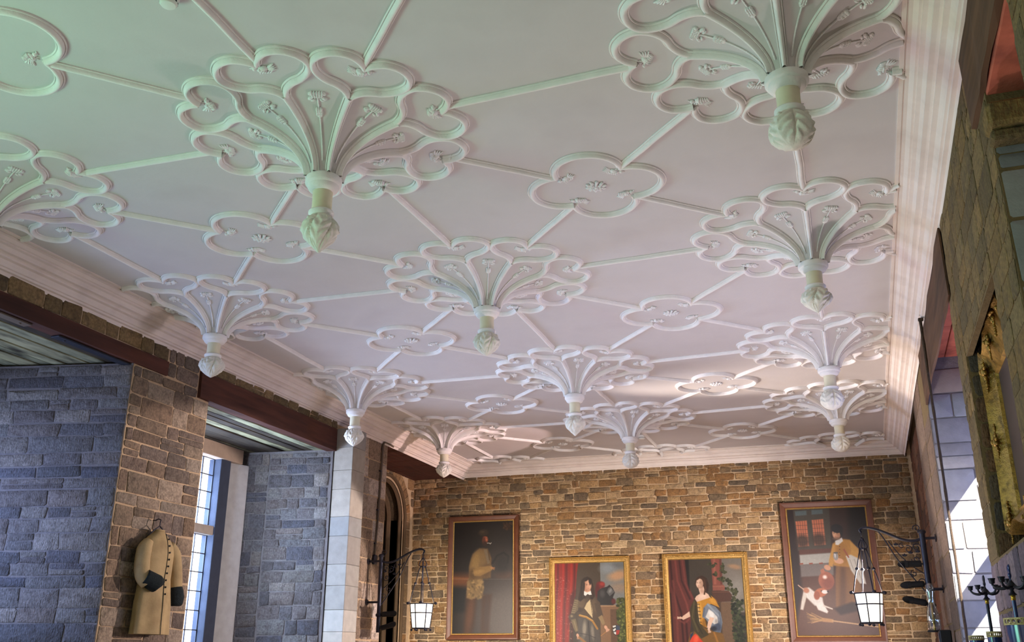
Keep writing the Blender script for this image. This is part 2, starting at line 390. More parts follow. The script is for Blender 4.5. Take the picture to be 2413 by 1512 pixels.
reveal('wall_recess_far', (LX-.012, 6.85), (-5.60, 6.58), 0, 4.36, .10, [(.04, 1.4, .94, 4.33), (.955, 1.4, 1.70, 4.33)], P_BLUE, 33, (.09, .22), (.16, .46), d=.012, jit=.010, gap=.008)

# ---- stone column between the window recess and the doorway
cb = empty('stone_column', (-3.635, 7.05, 0), 'square dressed stone wall shaft standing between the left window recess and the conduit pier', 'column')
z = 1.2; rr = random.Random(5)
while z < 4.66:
    h = min(rr.uniform(.24, .40), 4.66-z)
    if 4.66-(z+h) < .12: h = 4.66-z
    b = MB(); b.box((0, 0, z+h/2), (.30, .37, h-.002), lin(rr.choice(P_ASH), .08, rr), ch=.006); b.obj('stone_block', M['ashlar'], cb); z += h
b = MB(); b.box((0, 0, .6), (.30, .37, 1.2), lin(P_ASH[0], 0, rr), ch=.006); b.obj('base_block', M['ashlar'], cb)

# ---- doorway wall in the far left corner with a pointed arch
DX = -4.80
AY0, AY1, ZS, ZA = 9.86, 11.22, 3.98, 4.64       # jambs, springing, apex
def arch(off=0.0, n=14):
    """outline from right jamb foot over the apex to the left jamb foot, (y,z)"""
    c = (AY0+AY1)/2; w = (AY1-AY0)/2+off; H = ZA-ZS+off; rad = (w*w+H*H)/(2*w); P = [(c+w, 0.0), (c+w, ZS)]
    a1 = math.asin(min(1, H/rad))
    for i in range(1, n+1):
        a = a1*i/n; P.append((c+w-rad+rad*math.cos(a), ZS+rad*math.sin(a)))
    L = [(2*c-y, z) for y, z in P[:-1]][::-1]
    return P+L
def in_arch(y, z, off=0):
    c = (AY0+AY1)/2; w = (AY1-AY0)/2+off; H = ZA-ZS+off; rad = (w*w+H*H)/(2*w)
    if abs(y-c) > w: return False
    if z <= ZS: return True
    return math.hypot(abs(y-c)+rad-w, z-ZS) < rad
b = MB()
out = arch(.0); c_y = (AY0+AY1)/2
# wall plate around the opening: strips from the arch to the top, plus the two sides
for i in range(1, len(out)-2):
    (ya, za), (yb, zb) = out[i], out[i+1]
    b.add([(DX, ya, za), (DX, yb, zb), (DX, yb, 4.8), (DX, ya, 4.8)], [(0, 1, 2, 3)])
for ya, yb in ((8.50, AY0), (AY1, 12.0)): b.box((DX-.25, (ya+yb)/2, 2.4), (.5, yb-ya, 4.8))
WD = structure('wall_doorway', b, 'mortar')
b = MB(); cc = lin((98, 78, 54), 0, rng)
for i in range(len(out)-1):
    (ya, za), (yb, zb) = out[i], out[i+1]; b.add([(DX+.001, ya, za), (DX+.001, yb, zb), (DX-.5, yb, zb), (DX-.5, ya, za)], [(0, 1, 2, 3)], cc)
b.obj('arch_reveal', M['stone'], WD)
st = stones(V3(DX, 0, 0), Yv, Z3, Xn, [(8.52, 1.5, 11.66, 4.78)], (.10, .19), (.14, .32), P_END, 41, d=.016, gap=.014)
st = [s for s in st if not any(in_arch(s[5]+dy, s[6]+dz, .30) for dy in (-.12, 0, .12) for dz in (-.06, .06))]
lay(WD, st, 250)
# voussoirs
A0, A1 = arch(.10, 9), arch(.30, 9)
for i in range(1, len(A0)-2):
    if A0[i][1] < ZS-.01 and A0[i+1][1] < ZS-.01: continue
    q = [A0[i], A0[i+1], A1[i+1], A1[i]]; cy = sum(p[0] for p in q)/4; cz = sum(p[1] for p in q)/4
    q = [(cy+(p[0]-cy)*.93, cz+(p[1]-cz)*.95) for p in q]; b = MB()
    b.add([(DX-.02, *p) for p in q]+[(DX+.02, *p) for p in q], [(4, 5, 6, 7), (0, 1, 5, 4), (1, 2, 6, 5), (2, 3, 7, 6), (3, 0, 4, 7)], lin(rng.choice(P_END), .15, rng))
    fixn(b.obj('voussoir', M['stone'], WD).data)
zz = 1.5
while zz < ZS-.05:
    h = min(rng.uniform(.22, .38), ZS-zz)
    for ya, yb in ((AY0-.30, AY0-.10), (AY1+.10, AY1+.30)):
        b = MB(); b.box((DX, (ya+yb)/2, zz+h/2), (.04, yb-ya-.012, h-.014), lin(rng.choice(P_END), .15, rng), ch=.006); b.obj('stone', M['stone'], WD)
    zz += h
# moulded orders of the arch and the plank door
def order(off, x, rad):
    b = MB(); P = arch(off, 16); b.tube([(x, y, max(z, .05)) for y, z in P], rad, 6); return b
DR = empty('door_1', (DX-.30, c_y, 0), None, None); DR['kind'] = 'structure'
def toloc(b, o): b.v = [(p[0]-o[0], p[1]-o[1], p[2]-o[2]) for p in b.v]; return b
for nm, off, x, rad in (('hood_mould', .06, DX+.025, .030), ('arch_moulding', -.02, DX-.05, .034), ('inner_moulding', -.14, DX-.22, .05)):
    bb = order(off, x, rad); n = len(bb.v); bb.c = [s2l((92, 72, 50))]*n
    toloc(bb, (DX-.30, c_y, 0)).obj(nm, M['ashlar'], DR, True, 30)
for k in range(7):
    b = MB(); y = AY0-c_y+.07+(AY1-AY0-.14)*(k+.5)/7
    top = ZS+.5*(1-abs(y)/.75)
    b.box((-.06, y, top/2), (.05, (AY1-AY0-.14)/7-.012, top), ch=.006); b.obj('plank', M['door'], DR)
b = MB(); b.box((-.14, 0, 2.4), (.04, AY1-AY0+.3, 4.8)); b.obj('door_back', M['black'], DR)
# timber soffit over the doorway bay
b = MB(); b.box((-4.42, 10.2, 4.90), (1.27, 3.4, .2)); s = structure('ceiling_doorway', b, 'beam_dark')
for k in range(7):
    b = MB(); b.box((-4.38, 8.75+k*.45, 4.795), (.98, .42, .03), ch=.006); b.obj('plank', M['beam'], s)

# ---- right wall
b = MB()
for y0, y1, z0, z1 in ((-8.2, -.97, 0, ZC), (-.10, .63, 0, 4.9), (.63, 2.30, 0, 2.20), (2.30, 2.80, 0, 4.9)):
    b.box((RX+.012+.2, (y0+y1)/2, (z0+z1)/2), (.4, y1-y0, z1-z0))
b.box((RX+.032, 1.465, 4.25), (.04, 1.67, 1.30)); b.box((4.72, 1.35, 2.5), (.62, 2.90, 5.0)); b.box((4.72, -1.3, 2.5), (.62, .66, 5))
b.box((4.5, 7.33, 2.5), (1.076, 2.35, 5.0)); b.box((4.55, 10.4, 2.5), (1.0, 4.0, 5.0))
b.box((5.0, 4.5, .55), (.3, 3.4, 1.1)); b.box((4.92, 4.5, 4.60), (.14, 3.4, .84)); b.box((5.0, 2.95, 2.5), (.3, .5, 5))
b.box((5.2, -.54, .5), (.3, .9, 1)); b.box((5.2, -.54, 4.5), (.3, .9, 1))
WR = structure('wall_right', b, 'mortar_brown')
OR = V3(RX+.012, 0, 0); Xm = V3(-1, 0, 0)
st = stones(OR, Yv, Z3, Xm, [(-2.2, 1.5, -.98, 4.5), (-.09, 2.2, .62, 4.31), (.30, 4.31, .62, 4.80), (.62, 3.61, 2.30, 4.80), (2.30, 2.2, 2.79, 4.12), (2.30, 4.12, 2.58, 4.80)], (.12, .24), (.18, .46), P_OLIVE, 51, d=.007, gap=.007, jit=.006, vary=.08)
st += stones(OR, Yv, Z3, Xm, [(-.09, 1.5, 2.79, 2.19)], (.34, .36), (.16, .34), [(112, 96, 104), (96, 84, 94), (124, 106, 108)], 52, d=.010, split=0)
st += stones(OR, Yv, Z3, Xm, [(6.16, 1.4, 7.05, 4.12), (7.09, 1.4, 8.45, 4.75)], (.3, .55), (.9, 1.0), [(118, 98, 82), (104, 86, 72)], 53, d=.006, gap=.006, split=0, jit=.003)
st += stones(V3(4.05, 0, 0), Yv, Z3, Xm, [(8.5, 1.4, 12.0, 4.78)], (.18, .32), (.25, .5), [(112, 72, 50), (98, 66, 48), (86, 62, 50), (120, 84, 60)], 54, d=.012)
lay(WR, st, 290)
# niche of the gilt frame: back, far jamb quoins, sloping head, sill
b = MB(); b.box((4.36, 1.465, 3.0), (.06, 1.72, 2.0))
b.add([(RX+.012, .63, 3.6), (RX+.012, 2.3, 3.6), (4.36, 2.3, 3.98), (4.36, .63, 3.98)], [(0, 1, 2, 3)])
structure('wall_niche', b, 'black')  # back and head blackened to carry the niche's shade
nj = bpy.data.objects['wall_niche']
lay(nj, stones(V3(RX+.02, 2.30, 0), Xn, Z3, V3(0, -1, 0), [(0, 2.2, .36, 3.7)], (.16, .24), (.14, .30), [(78, 66, 50), (96, 70, 46), (66, 58, 48)], 55, d=.012), 60)
# far reveals of the two right-hand recesses
reveal('wall_reveal_near', (RX+.012, -.095), (5.2, -.095), 0, 4.20, .005, [(0, 1.4, 1.2, 4.06)], [(126, 122, 120), (110, 108, 108), (138, 134, 130), (98, 96, 98)], 57, (.22, .36), (.5, .7), d=.012, jit=.004, mm='ashlar', gap=.010)
b = MB(); b.box((4.55, -.16, 4.13), (1.24, .17, .14), lin((120, 98, 58), 0, rng), ch=.02); b.box((4.55, -.145, 4.03), (1.22, .12, .06), lin((104, 86, 54), 0, rng), ch=.015)
b.obj('corbel_course', M['stone'], bpy.data.objects['wall_reveal_near'])
reveal('wall_reveal_far', (RX+.012, 6.152), (4.9, 6.152), 0, 4.72, .002, [(0, 1.4, .92, 4.58)], [(150, 148, 148), (136, 134, 136), (164, 160, 156), (126, 124, 128), (150, 138, 128)], 59, (.20, .34), (.36, .6), d=.014, jit=.005, mm='ashlar', gap=.012)
# red limewashed soffits
for nm, x0, x1, y0, y1, z in (('ceiling_recess_near', 3.965, 5.3, -1.0, -.08, 4.32), ('ceiling_recess_far', 4.0, 5.2, 2.75, 6.2, 4.72)):
    b = MB(); b.box(((x0+x1)/2, (y0+y1)/2, z+.14), (x1-x0, y1-y0, .2)); s = structure(nm, b, 'black')
    n = 6
    for k in range(n):
        for j in range(3 if y1-y0 > 2 else 1):
            w = (x1-x0)/n; l = (y1-y0)/(3 if y1-y0 > 2 else 1)
            b = MB(); b.box((x0+w*(k+.5), y0+l*(j+.5), z+.02), (w-.006, l-.010, .06), ch=.006); b.obj('board', M['redplaster'], s)
# lintels over the recesses
def beam(name, x, y0, y1, z0, z1, t, m, label):
    o = empty(name, (x, (y0+y1)/2, z0), label, 'beam')
    b = MB(); L = y1-y0; n = 9; v = []; f = []; r = random.Random(int(y0*10))
    for i in range(n+1):
        y = -L/2+L*i/n; w = [r.uniform(-.006, .006) for _ in range(4)]
        v += [(-t/2+w[0], y, w[1]), (t/2+w[2], y, w[3]), (t/2+w[1], y, z1-z0), (-t/2+w[3], y, z1-z0)]
    for i in range(n):
        for k in range(4): f.append((4*i+k, 4*i+(k+1) % 4, 4*i+4+(k+1) % 4, 4*i+4+k))
    f += [(0, 1, 2, 3), (4*n+3, 4*n+2, 4*n+1, 4*n)]
    b.add(v, f); fixn(b.obj('timber', M[m], o).data); return o
B1 = beam('timber_lintel', LX-.07, -.6, 3.20, 4.44, 4.595, .16, 'beam', 'rough red-brown timber lintel with steel straps over the near left recess')
for y, l, m in ((.90, .95, 'conduit'), (2.30, 1.20, 'lead')):
    b = MB(); b.box((-.02, y-1.3, -.012), (.10, l, .016), ch=.003)
    for q in (-.4, .4): b.ell((-.02, y-1.3+q*l, -.022), (.014, .014, .008), nu=8, nv=4)
    b.obj('steel_strap', M[m], B1)
B2 = beam('timber_lintel', LX-.04, 3.76, 6.88, 4.34, 4.65, .14, 'beam', 'smooth dark red timber lintel above the left window recess with leaded window')
B3 = beam('timber_lintel', RX-.002, -1.45, .28, 4.33, 4.78, .03, 'beam_dark', 'dark weathered timber lintel by the top right corner under red boards')
B4 = beam('timber_lintel', RX-.002, 2.60, 6.15, 4.19, 4.75, .02, 'beam_dark', 'brown timber lintel over the sunlit right window recess')
# planked soffits of the left recesses
for nm, y0, y1, z, sd in (('ceiling_left_near', -.6, 2.72, 4.46, 3), ('ceiling_left_far', 3.95, 6.88, 4.36, 4)):
    b = MB(); b.box((-4.72, (y0+y1)/2, z+.10), (1.72, y1-y0, .16)); s = structure(nm, b, 'black'); r = random.Random(sd); x = -3.94
    while x > -5.5:
        w = r.uniform(.13, .24); b = MB()
        b.box((x-w/2, (y0+y1)/2, z+.01+r.uniform(0, .015)), (w-.022, y1-y0, .03), lin(r.choice([(128, 126, 96), (96, 92, 70), (60, 52, 40), (146, 144, 112)]), .15, r), ch=.006)
        b.obj('plank', M['plank'], s); x -= w

# ---- cornice
CP = [(-.035, 0), (-.035, .014), (-.008, .016), (-.008, .006), (0, .006), (0, .022), (.022, .026), (.048, .050), (.066, .054), (.066, .066), (.092, .074),
      (.110, .098), (.112, .112), (.140, .118), (.158, .126), (.158, .144), (.188, .152), (.206, .180), (.214, .200), (.230, .204), (.234, .222), (.262, .226), (.27, .250), (.272, .262)]
def inner(d):
    return [(LI-d, -8.0), (LI-d, yend(LI-d)-.27+d), (RI+d, yend(RI+d)-.27+d), (RI+d, -8.0)]
b = MB(); n = len(CP); seg = 14; r = random.Random(2)
rings = []
for d, h in CP: rings.append((inner(d), h))
path_n = []
for i in range(3):
    for k in range(seg+(1 if i == 2 else 0)): path_n.append((i, k/seg))
wob = [(r.uniform(-.004, .004), r.uniform(-.004, .004)) for _ in path_n]
v = []
for (i, t), w in zip(path_n, wob):
    for P, h in rings:
        a, c = P[i], P[i+1]; e = 0 if t in (0, 1) else 1
        v.append((a[0]+(c[0]-a[0])*t+w[0]*e*(i != 1), a[1]+(c[1]-a[1])*t+w[0]*e*(i == 1), ZC-h+w[1]*(h > .01)))
m_ = len(path_n); f = [(i*n+k, i*n+k+1, (i+1)*n+k+1, (i+1)*n+k) for i in range(m_-1) for k in range(n-1)]
b.add(v, f); structure('trim_1', b, 'cornice'); fixn(bpy.data.objects['trim_1'].data)

# ------------------------------------------------------------------ plaster ceiling: pendants, quatrefoils, ribs
PR = [(-.032, 0), (-.032, .009), (-.029, .013), (-.0245, .012), (-.022, .006), (-.0195, .017), (-.0125, .032), (-.004, .037),
      (.004, .037), (.0125, .032), (.0195, .017), (.022, .006), (.0245, .012), (.029, .013), (.032, .009), (.032, 0)]
R0, RA, ZT = .098, .64, -.31
def ztr(x, y):
    r = math.hypot(x, y)
    if r >= R0+RA: return 0.0
    if r <= R0: return ZT
    c = 1-(r-R0)/RA; return ZT+(-ZT)*math.sqrt(max(0, 1-c*c))
def rtr(t): return R0+RA*(1-math.cos(t*math.pi/2)), ZT-ZT*math.sin(t*math.pi/2)
def pol(a, r): return (r*math.cos(R(a)), r*math.sin(R(a)))
half = [(0, .865), (2.6, .915), (7, .962), (12.5, .968), (17.5, .93), (20.9, .868), (21.6, .80), (20.2, .735), (16.2, .675), (10.3, .640), (5, .598), (1.7, .555), (0, .515)]
hp = [np.array(pol(a, r)) for a, r in half]
hs = spline(hp, 5)
heart = [tuple(p) for p in hs]+[(p[0], -p[1]) for p in hs[1:-1]][::-1]
def heart_mesh():
    b = MB(); b.sweep([tuple(p) for p in hs], PR, ztr); n = len(b.v); b.sweep([(p[0], -p[1]) for p in hs], PR, ztr)
    b.v = [(x, max(y, -.0005) if i < n else min(y, .0005), z) for i, (x, y, z) in enumerate(b.v)]; return b      # both halves mitred on the axis
def rib_mesh():
    b = MB(); v = []; n = len(PR); K = 20
    for i in range(K+1):
        t = .015+i/K*.79; r, z = rtr(t); w = .62+.42*i/K
        nx, nz = math.sin(t*math.pi/2), math.cos(t*math.pi/2)      # slope
        tr = Vector((RA*math.sin(t*math.pi/2), 0, -ZT*math.cos(t*math.pi/2))).normalized(); nn = Vector((tr.z, 0, -tr.x))
        for q, h in PR: v.append((r+nn.x*h*1.15, q*w, z+nn.z*h*1.15))
    b.add(v, [(i*n+k, i*n+k+1, (i+1)*n+k+1, (i+1)*n+k) for i in range(K) for k in range(n-1)]); return b
def fan_mesh():
    b = MB(); prof = [(rtr(i/18)) for i in range(19)]; n = 64; v = []
    for r, z in prof:
        for k in range(n): v.append((r*math.cos(2*math.pi*k/n), r*math.sin(2*math.pi*k/n), z+.004*max(0, (r-.55)/.188)**2))
    b.add(v, [(i*n+k, i*n+(k+1) % n, (i+1)*n+(k+1) % n, (i+1)*n+k) for i in range(18) for k in range(n)]); return b
def onfan(r, a=0, lift=0.0):
    """point and frame on the trumpet at radius r along local +x"""
    if r < R0+RA:
        th = math.acos(max(-1, min(1, 1-(r-R0)/RA))); z = ZT-ZT*math.sin(th)
        t = Vector((RA*math.sin(th), 0, -ZT*math.cos(th))).normalized()
    else: z = 0; t = Vector((1, 0, 0))
    nn = Vector((t.z, 0, -t.x)); return Vector((r, 0, z))+nn*lift, t, nn
def sprig_mesh(seed):
    r_ = random.Random(seed); b = MB()
    pts = []; rad = []
    for i in range(14):
        q = .115+(.50-.115)*i/13; p, t, nn = onfan(q, 0, .004); pts.append(p); rad.append(.0055)
    b.tube(pts, rad, 6)
    def blob(r, y, sx, sy, sz, ang=0):
        p, t, nn = onfan(r, 0, .004); p = p+Vector((0, y, 0)); bi = nn.cross(t)
        m = Matrix((t, bi, nn)).transposed() @ Matrix.Rotation(ang, 3, 'Z'); b.ell(p, (sx, sy, sz), m, 8, 5)
    # bud with scales
    for k in range(3):
        for j in range(-1, 2): blob(.358+k*.016, j*.013, .016, .009, .014, j*.3)
    blob(.345, 0, .016, .020, .010)
    # bloom: drooping petals round a raised centre
    for k in range(4):
        for j in range(-2, 3): blob(.492+k*.011, j*.014*(1+.1*k), .011, .009, .014, j*.35)
    for s_ in (-1, 1):
        blob(.478, s_*.044, .024, .013, .012, s_*.9); blob(.462, s_*.030, .020, .009, .010, s_*1.2); blob(.515, s_*.046, .016, .012, .011, s_*.4)
    return b
def bird_mesh(seed):
    b = MB(); cx = .80; s = 1 if seed % 2 else -1
    def bl(x, y, sx, sy, sz, a=0, z=0.0): b.ell((cx+x, y, z), (sx, sy, sz), Matrix.Rotation(a, 3, 'Z'), 10, 6)
    bl(0, 0, .026, .044, .022, s*.25); bl(.020, s*.044, .017, .018, .020); bl(.026, s*.064, .005, .012, .010)          # body, head, beak
    for k in range(5): bl(-.012-.007*k, s*(.018-.014*k), .008, .026, .026-.003*k, s*(.9-.1*k))                         # raised wing
    for k in range(4): bl(.012-.012*k, -s*(.062-.003*k), .007, .036, .013, s*.22*(1.5-k))                              # fanned tail
    for k in range(3): bl(.010*(k-1), s*(.012*(k-1)), .010, .012, .027)
    bl(.034, -s*.004, .016, .005, .010, .4); bl(.034, s*.014, .016, .005, .010, -.2)                                  # legs on the cusp
    return b
def quat_mesh():
    b = MB()
    for k in range(4):
        a0 = k*90; P = []
        for i in range(27):
            a = -93+186*i/26; P.append((.26*math.cos(R(a0))+.25*math.cos(R(a0+a)), .26*math.sin(R(a0))+.25*math.sin(R(a0+a))))
        b.sweep(P, PR, lambda x, y: 0.0)
    return b
def rose_mesh():
    b = MB()
    for ring, (n, rad, s) in enumerate(((10, .062, .020), (7, .036, .017))):
        for k in range(n):
            a = 2*math.pi*(k+.5*ring)/n; b.ell((rad*math.cos(a), rad*math.sin(a), -.006), (s*1.2, s*.75, .014+.006*ring), Matrix.Rotation(a, 3, 'Z'), 8, 5)
    b.ell((0, 0, -.010), (.018, .018, .018)); return b
COLLAR = [(.100, -.292), (.112, -.298), (.121, -.304), (.123, -.312), (.123, -.338), (.119, -.346), (.108, -.352), (.104, -.366), (.096, -.376), (.078, -.386), (.070, -.388)]
SHAFT = [(.068, -.384), (.067, -.40), (.066, -.45), (.067, -.50), (.068, -.508)]
RING = [(.064, -.500), (.078, -.504), (.086, -.512), (.086, -.522), (.078, -.534), (.070, -.538)]
def finial_mesh(kind):
    b = MB(); n = 96; K = 56; v = []
    nl, tw = ((5, .9), (4, .0), (6, .5))[kind]
    for i in range(K+1):
        t = i/K
        if kind == 0:   prof = [(0, .068), (.12, .092), (.28, .118), (.45, .120), (.62, .098), (.78, .060), (.90, .030), (1, .008)]
        elif kind == 1: prof = [(0, .068), (.12, .090), (.30, .116), (.52, .124), (.70, .112), (.84, .086), (.94, .052), (1, .008)]
        else:           prof = [(0, .068), (.12, .090), (.28, .116), (.45, .122), (.62, .104), (.78, .074), (.90, .042), (1, .008)]
        r = float(np.interp(t, [p[0] for p in prof], [p[1] for p in prof])); z = -.534-.215*t; env = min(1, 6*t)*min(1, 6*(1-t)+.15)
        for k in range(n):
            a = 2*math.pi*k/n; q = (nl*(a+tw*t)/(2*math.pi)) % 1.0; u = abs(q-.5)*2              # 0 on the midrib, 1 between leaves
            leaf = .10*(1-u**3)-.10*max(0, u-.86)/.14
            vein = .055*math.sin(26*(t+.30*u))*min(1, 3*u)*(1 if u < .86 else 0)
            rib_ = .05*math.exp(-(u/.10)**2)
            rr = r*(1+env*(leaf-.05+vein+rib_)); v.append((rr*math.cos(a), rr*math.sin(a), z))
    f = [(i*n+k, i*n+(k+1) % n, (i+1)*n+(k+1) % n, (i+1)*n+k) for i in range(K) for k in range(n)]+[tuple(range(n)), tuple(range(K*n, (K+1)*n))]
    b.add(v, f)
    for k in range(nl):
        a = 2*math.pi*(k+.5)/nl; b.ell((.100*math.cos(a), .100*math.sin(a), -.572), (.017, .017, .015), nu=8, nv=5)
    return b
def lathe_mesh(prof, n=32): b = MB(); b.lathe(prof, n); return b

BASE = {}
def base(name, mb, m, ang=None):
    if name.startswith(('bird', 'rose')): mb.v = [(x, y, min(z, -.0005)) for x, y, z in mb.v]
    BASE[name] = fixn(mb.mesh(name, M[m], True, ang))
base('heart_moulding', heart_mesh(), 'mould', 38); base('fan_rib', rib_mesh(), 'mould', 38); base('fan_panel', fan_mesh(), 'plaster')
for k in range(2): base('flower_sprig%d' % k, sprig_mesh(k+3), 'relief'); base('bird_relief%d' % k, bird_mesh(k), 'relief')
base('collar', lathe_mesh(COLLAR), 'mould', 35); base('shaft', lathe_mesh(SHAFT), 'shaft', 40); base('ring', lathe_mesh(RING), 'mould', 40)
for k in range(3): base('finial%d' % k, finial_mesh(k), 'finial', 50)
base('quatrefoil_moulding', quat_mesh(), 'mould', 38); base('rose_boss', rose_mesh(), 'relief')
# fan outward faces
CLIP = {}
def clipped(key, ang, planes):
    ck = (key, round(ang, 3), tuple(planes))
    if ck in CLIP: return CLIP[ck]
    bm = bmesh.new(); bm.from_mesh(BASE[key]); bmesh.ops.transform(bm, matrix=Matrix.Rotation(R(ang), 4, 'Z'), verts=bm.verts)
    for co, no in planes:
        bmesh.ops.bisect_plane(bm, geom=bm.verts[:]+bm.edges[:]+bm.faces[:], plane_co=co, plane_no=no, clear_outer=True)
    me = None
    if len(bm.faces):
        me = bpy.data.meshes.new(key); bm.to_mesh(me); me.materials.append(BASE[key].materials[0])
    bm.free(); CLIP[ck] = me; return me
def put(root, name, key, ang, planes):
    if planes:
        me = clipped(key, ang, planes)
        return link(name, me, root) if me else None
    return link(name, BASE[key], root, rz=R(ang))
PEND = [  # x, y, height factor, finial, side, label
 (-.07, .10, 1.22, 0, 0, 'largest white plaster fan pendant, left of picture centre with a pointed leafy tip'),
 (0, 3.02, 1.03, 2, 0, 'white plaster fan pendant at the middle of the ceiling, second of the centre row'),
 (-.05, 6.20, 1.14, 0, 0, 'white plaster fan pendant third along the centre row with a small pointed tip'),
 (.02, 8.95, 1.02, 1, 0, 'white plaster fan pendant nearest the end wall in the centre row, above armoured portrait'),
 (2.99, 0, 1.02, 1, 1, 'big plaster fan pendant with blunt round tip, cut by the top picture edge'),
 (2.98, 2.92, .98, 0, 1, 'shadowed plaster fan pendant, second along the right cornice'),
 (2.98, 6.06, 1.08, 1, 1, 'brightly lit plaster fan pendant, third along the right cornice'),
 (3.0, 8.80, 1.0, 1, 1, 'pinkish plaster fan pendant nearest the end wall beside the right cornice'),
 (-2.99, -.02, 1.0, 0, -1, 'plaster fan pendant cut off by the left picture edge above the left cornice'),
 (-2.96, 2.88, .99, 2, -1, 'plaster fan pendant beside the left cornice above the pier with the coat'),
 (-3.03, 6.05, 1.08, 2, -1, 'plaster fan pendant beside the left cornice above the square stone column'),
 (-2.95, 8.84, 1.0, 2, -1, 'plaster fan pendant nearest the far left corner above the iron lantern'),
]
for (px, py, hf, fk, side, lab) in PEND:
    root = empty('ceiling_pendant', (px, py, ZC), lab, 'pendant', 'plaster fan pendants of the ceiling'); root.scale = (1, 1, hf)
    pl = ()
    if side == 1: pl = (((RI-px-.02, 0, 0), (1, 0, 0)),)
    if side == -1: pl = (((LI-px+.02, 0, 0), (-1, 0, 0)),)
    put(root, 'fan', 'fan_panel', 0, pl)
    for k in range(8):
        put(root, 'heart_moulding', 'heart_moulding', k*45, pl); put(root, 'fan_rib', 'fan_rib', k*45, pl)
        put(root, 'flower_sprig', 'flower_sprig%d' % (k % 2), k*45+22.5, pl); put(root, 'bird_relief', 'bird_relief%d' % (k % 2), k*45, pl)
    for nm, key in (('collar', 'collar'), ('shaft', 'shaft'), ('ring', 'ring'), ('finial', 'finial%d' % fk)): link(nm, BASE[key], root, rz=R(13*fk))
# half rosettes dying into the end cornice
for gx, lab in ((-2.97, 'flat half rosette of plaster against the end cornice, far left corner'), (0.0, 'flat half rosette of plaster against the end cornice, middle of the end wall'), (2.98, 'flat half rosette of plaster against the end cornice, far right corner')):
    gy = 11.93; root = empty('half_rosette', (gx, gy, ZC), lab, 'rosette', 'half rosettes along the end cornice')
    yi = yend(gx)-.27-.02-gy
    pl = [((0, yi, 0), (-SL, 1, 0))]
    if gx > 1: pl.append(((RI-gx-.02, 0, 0), (1, 0, 0)))
    if gx < -1: pl.append(((LI-gx+.02, 0, 0), (-1, 0, 0)))
    pl = tuple(pl)
    for k in (4, 5, 6, 7, 0):
        put(root, 'heart_moulding', 'heart_moulding', k*45, pl); put(root, 'bird_relief', 'bird_relief%d' % (k % 2), k*45, pl)
    for k in (4, 5, 6, 7, 0): put(root, 'panel_rib', 'fan_rib', k*45, pl)
QF = [(1.48, 1.50, 'plaster quatrefoil ring between the four largest pendants, right of picture centre'), (1.49, 4.53, 'plaster quatrefoil ring second along the right half of the ceiling'),
      (1.54, 7.45, 'plaster quatrefoil ring third along the right half of the ceiling'), (1.54, 10.33, 'plaster quatrefoil ring nearest the end wall in the right half of the ceiling'),
      (-1.51, 1.48, 'plaster quatrefoil ring just below the largest pendant, left half of ceiling'), (-1.49, 4.48, 'plaster quatrefoil ring left of the central pendant tip'),
      (-1.50, 7.52, 'plaster quatrefoil ring third along the left half of the ceiling'), (-1.45, 10.37, 'plaster quatrefoil ring nearest the end wall in the left half of the ceiling'),
      (-1.52, -1.46, 'plaster quatrefoil ring cut off by the top left picture corner')]
for qx, qy, lab in QF:
    root = empty('quatrefoil', (qx, qy, ZC), lab, 'ceiling ornament', 'plaster quatrefoils of the ceiling')
    link('quatrefoil_moulding', BASE['quatrefoil_moulding'], root); link('rose_boss', BASE['rose_boss'], root)
    for k in range(4): 
        a = 45+90*k; o = link('bird_relief', BASE['bird_relief%d' % (k % 2)], root, loc=(-.53*math.cos(R(a)), -.53*math.sin(R(a)), 0), rz=R(a))
# straight ribs
pos = {}
for i, (px, py, *_r) in enumerate(PEND): pos[(0, i) if i < 4 else ((1, i-4) if i < 8 else (-1, i-8))] = (px, py)
for u in (-1, 0, 1): pos[(u, 4)] = ((-2.97, 0, 2.98)[u+1], 11.93)
pos[(0, -1)] = (0, -3.0); pos[(1, -1)] = (3.0, -3.0); pos[(-1, -1)] = (-3.0, -3.0)
qpos = {}
for i in range(4): qpos[(1, i)] = QF[i][:2]; qpos[(-1, i)] = QF[4+i][:2]
qpos[(-1, -1)] = QF[8][:2]; qpos[(1, -1)] = (1.5, -1.5)
PR2 = [(q*.95, h*.9) for q, h in PR]
def rib(a, c, ra, rc):
    dx, dy = c[0]-a[0], c[1]-a[1]; L = math.hypot(dx, dy); dx /= L; dy /= L; n = 6
    A = (a[0]+dx*ra, a[1]+dy*ra); L2 = L-ra-rc; r = random.Random(int(a[0]*100+c[1]*10)); b = MB()
    P = [(dx*L2*i/n+(-dy)*r.uniform(-.004, .004), dy*L2*i/n+dx*r.uniform(-.004, .004)) for i in range(n+1)]
    b.sweep(P, PR2, lambda x, y: 0.0)
    me = fixn(b.mesh('ceiling_rib', M['mould'], True, 38)); link('ceiling_rib', me, CEIL, (A[0], A[1], ZC))
RC, RQ = .895, .372
for (u, v_), p in pos.items():
    if v_ == -1 and u == -1: continue
    if (u, v_+1) in pos: rib(p, pos[(u, v_+1)], RC, RC)
    if (u+1, v_) in pos and v_ < 4 and v_ >= 0: rib(p, pos[(u+1, v_)], RC, RC)
for (u, v_), q in qpos.items():
    ua, ub = (0, 1) if u == 1 else (-1, 0)
    for uu, vv in ((ua, v_), (ub, v_), (ua, v_+1), (ub, v_+1)):
        if (uu, vv) in pos: rib(q, pos[(uu, vv)], RQ, RC)
for u in (1, -1):
    for i in range(4):
        p = pos[(u, i)]
        if u == 1:
            for sg in (-1, 1): rib(p, (p[0]+2, p[1]+2*sg), RC, 2.8284-RC-(RI-p[0]-RC*.7071)/.7071)
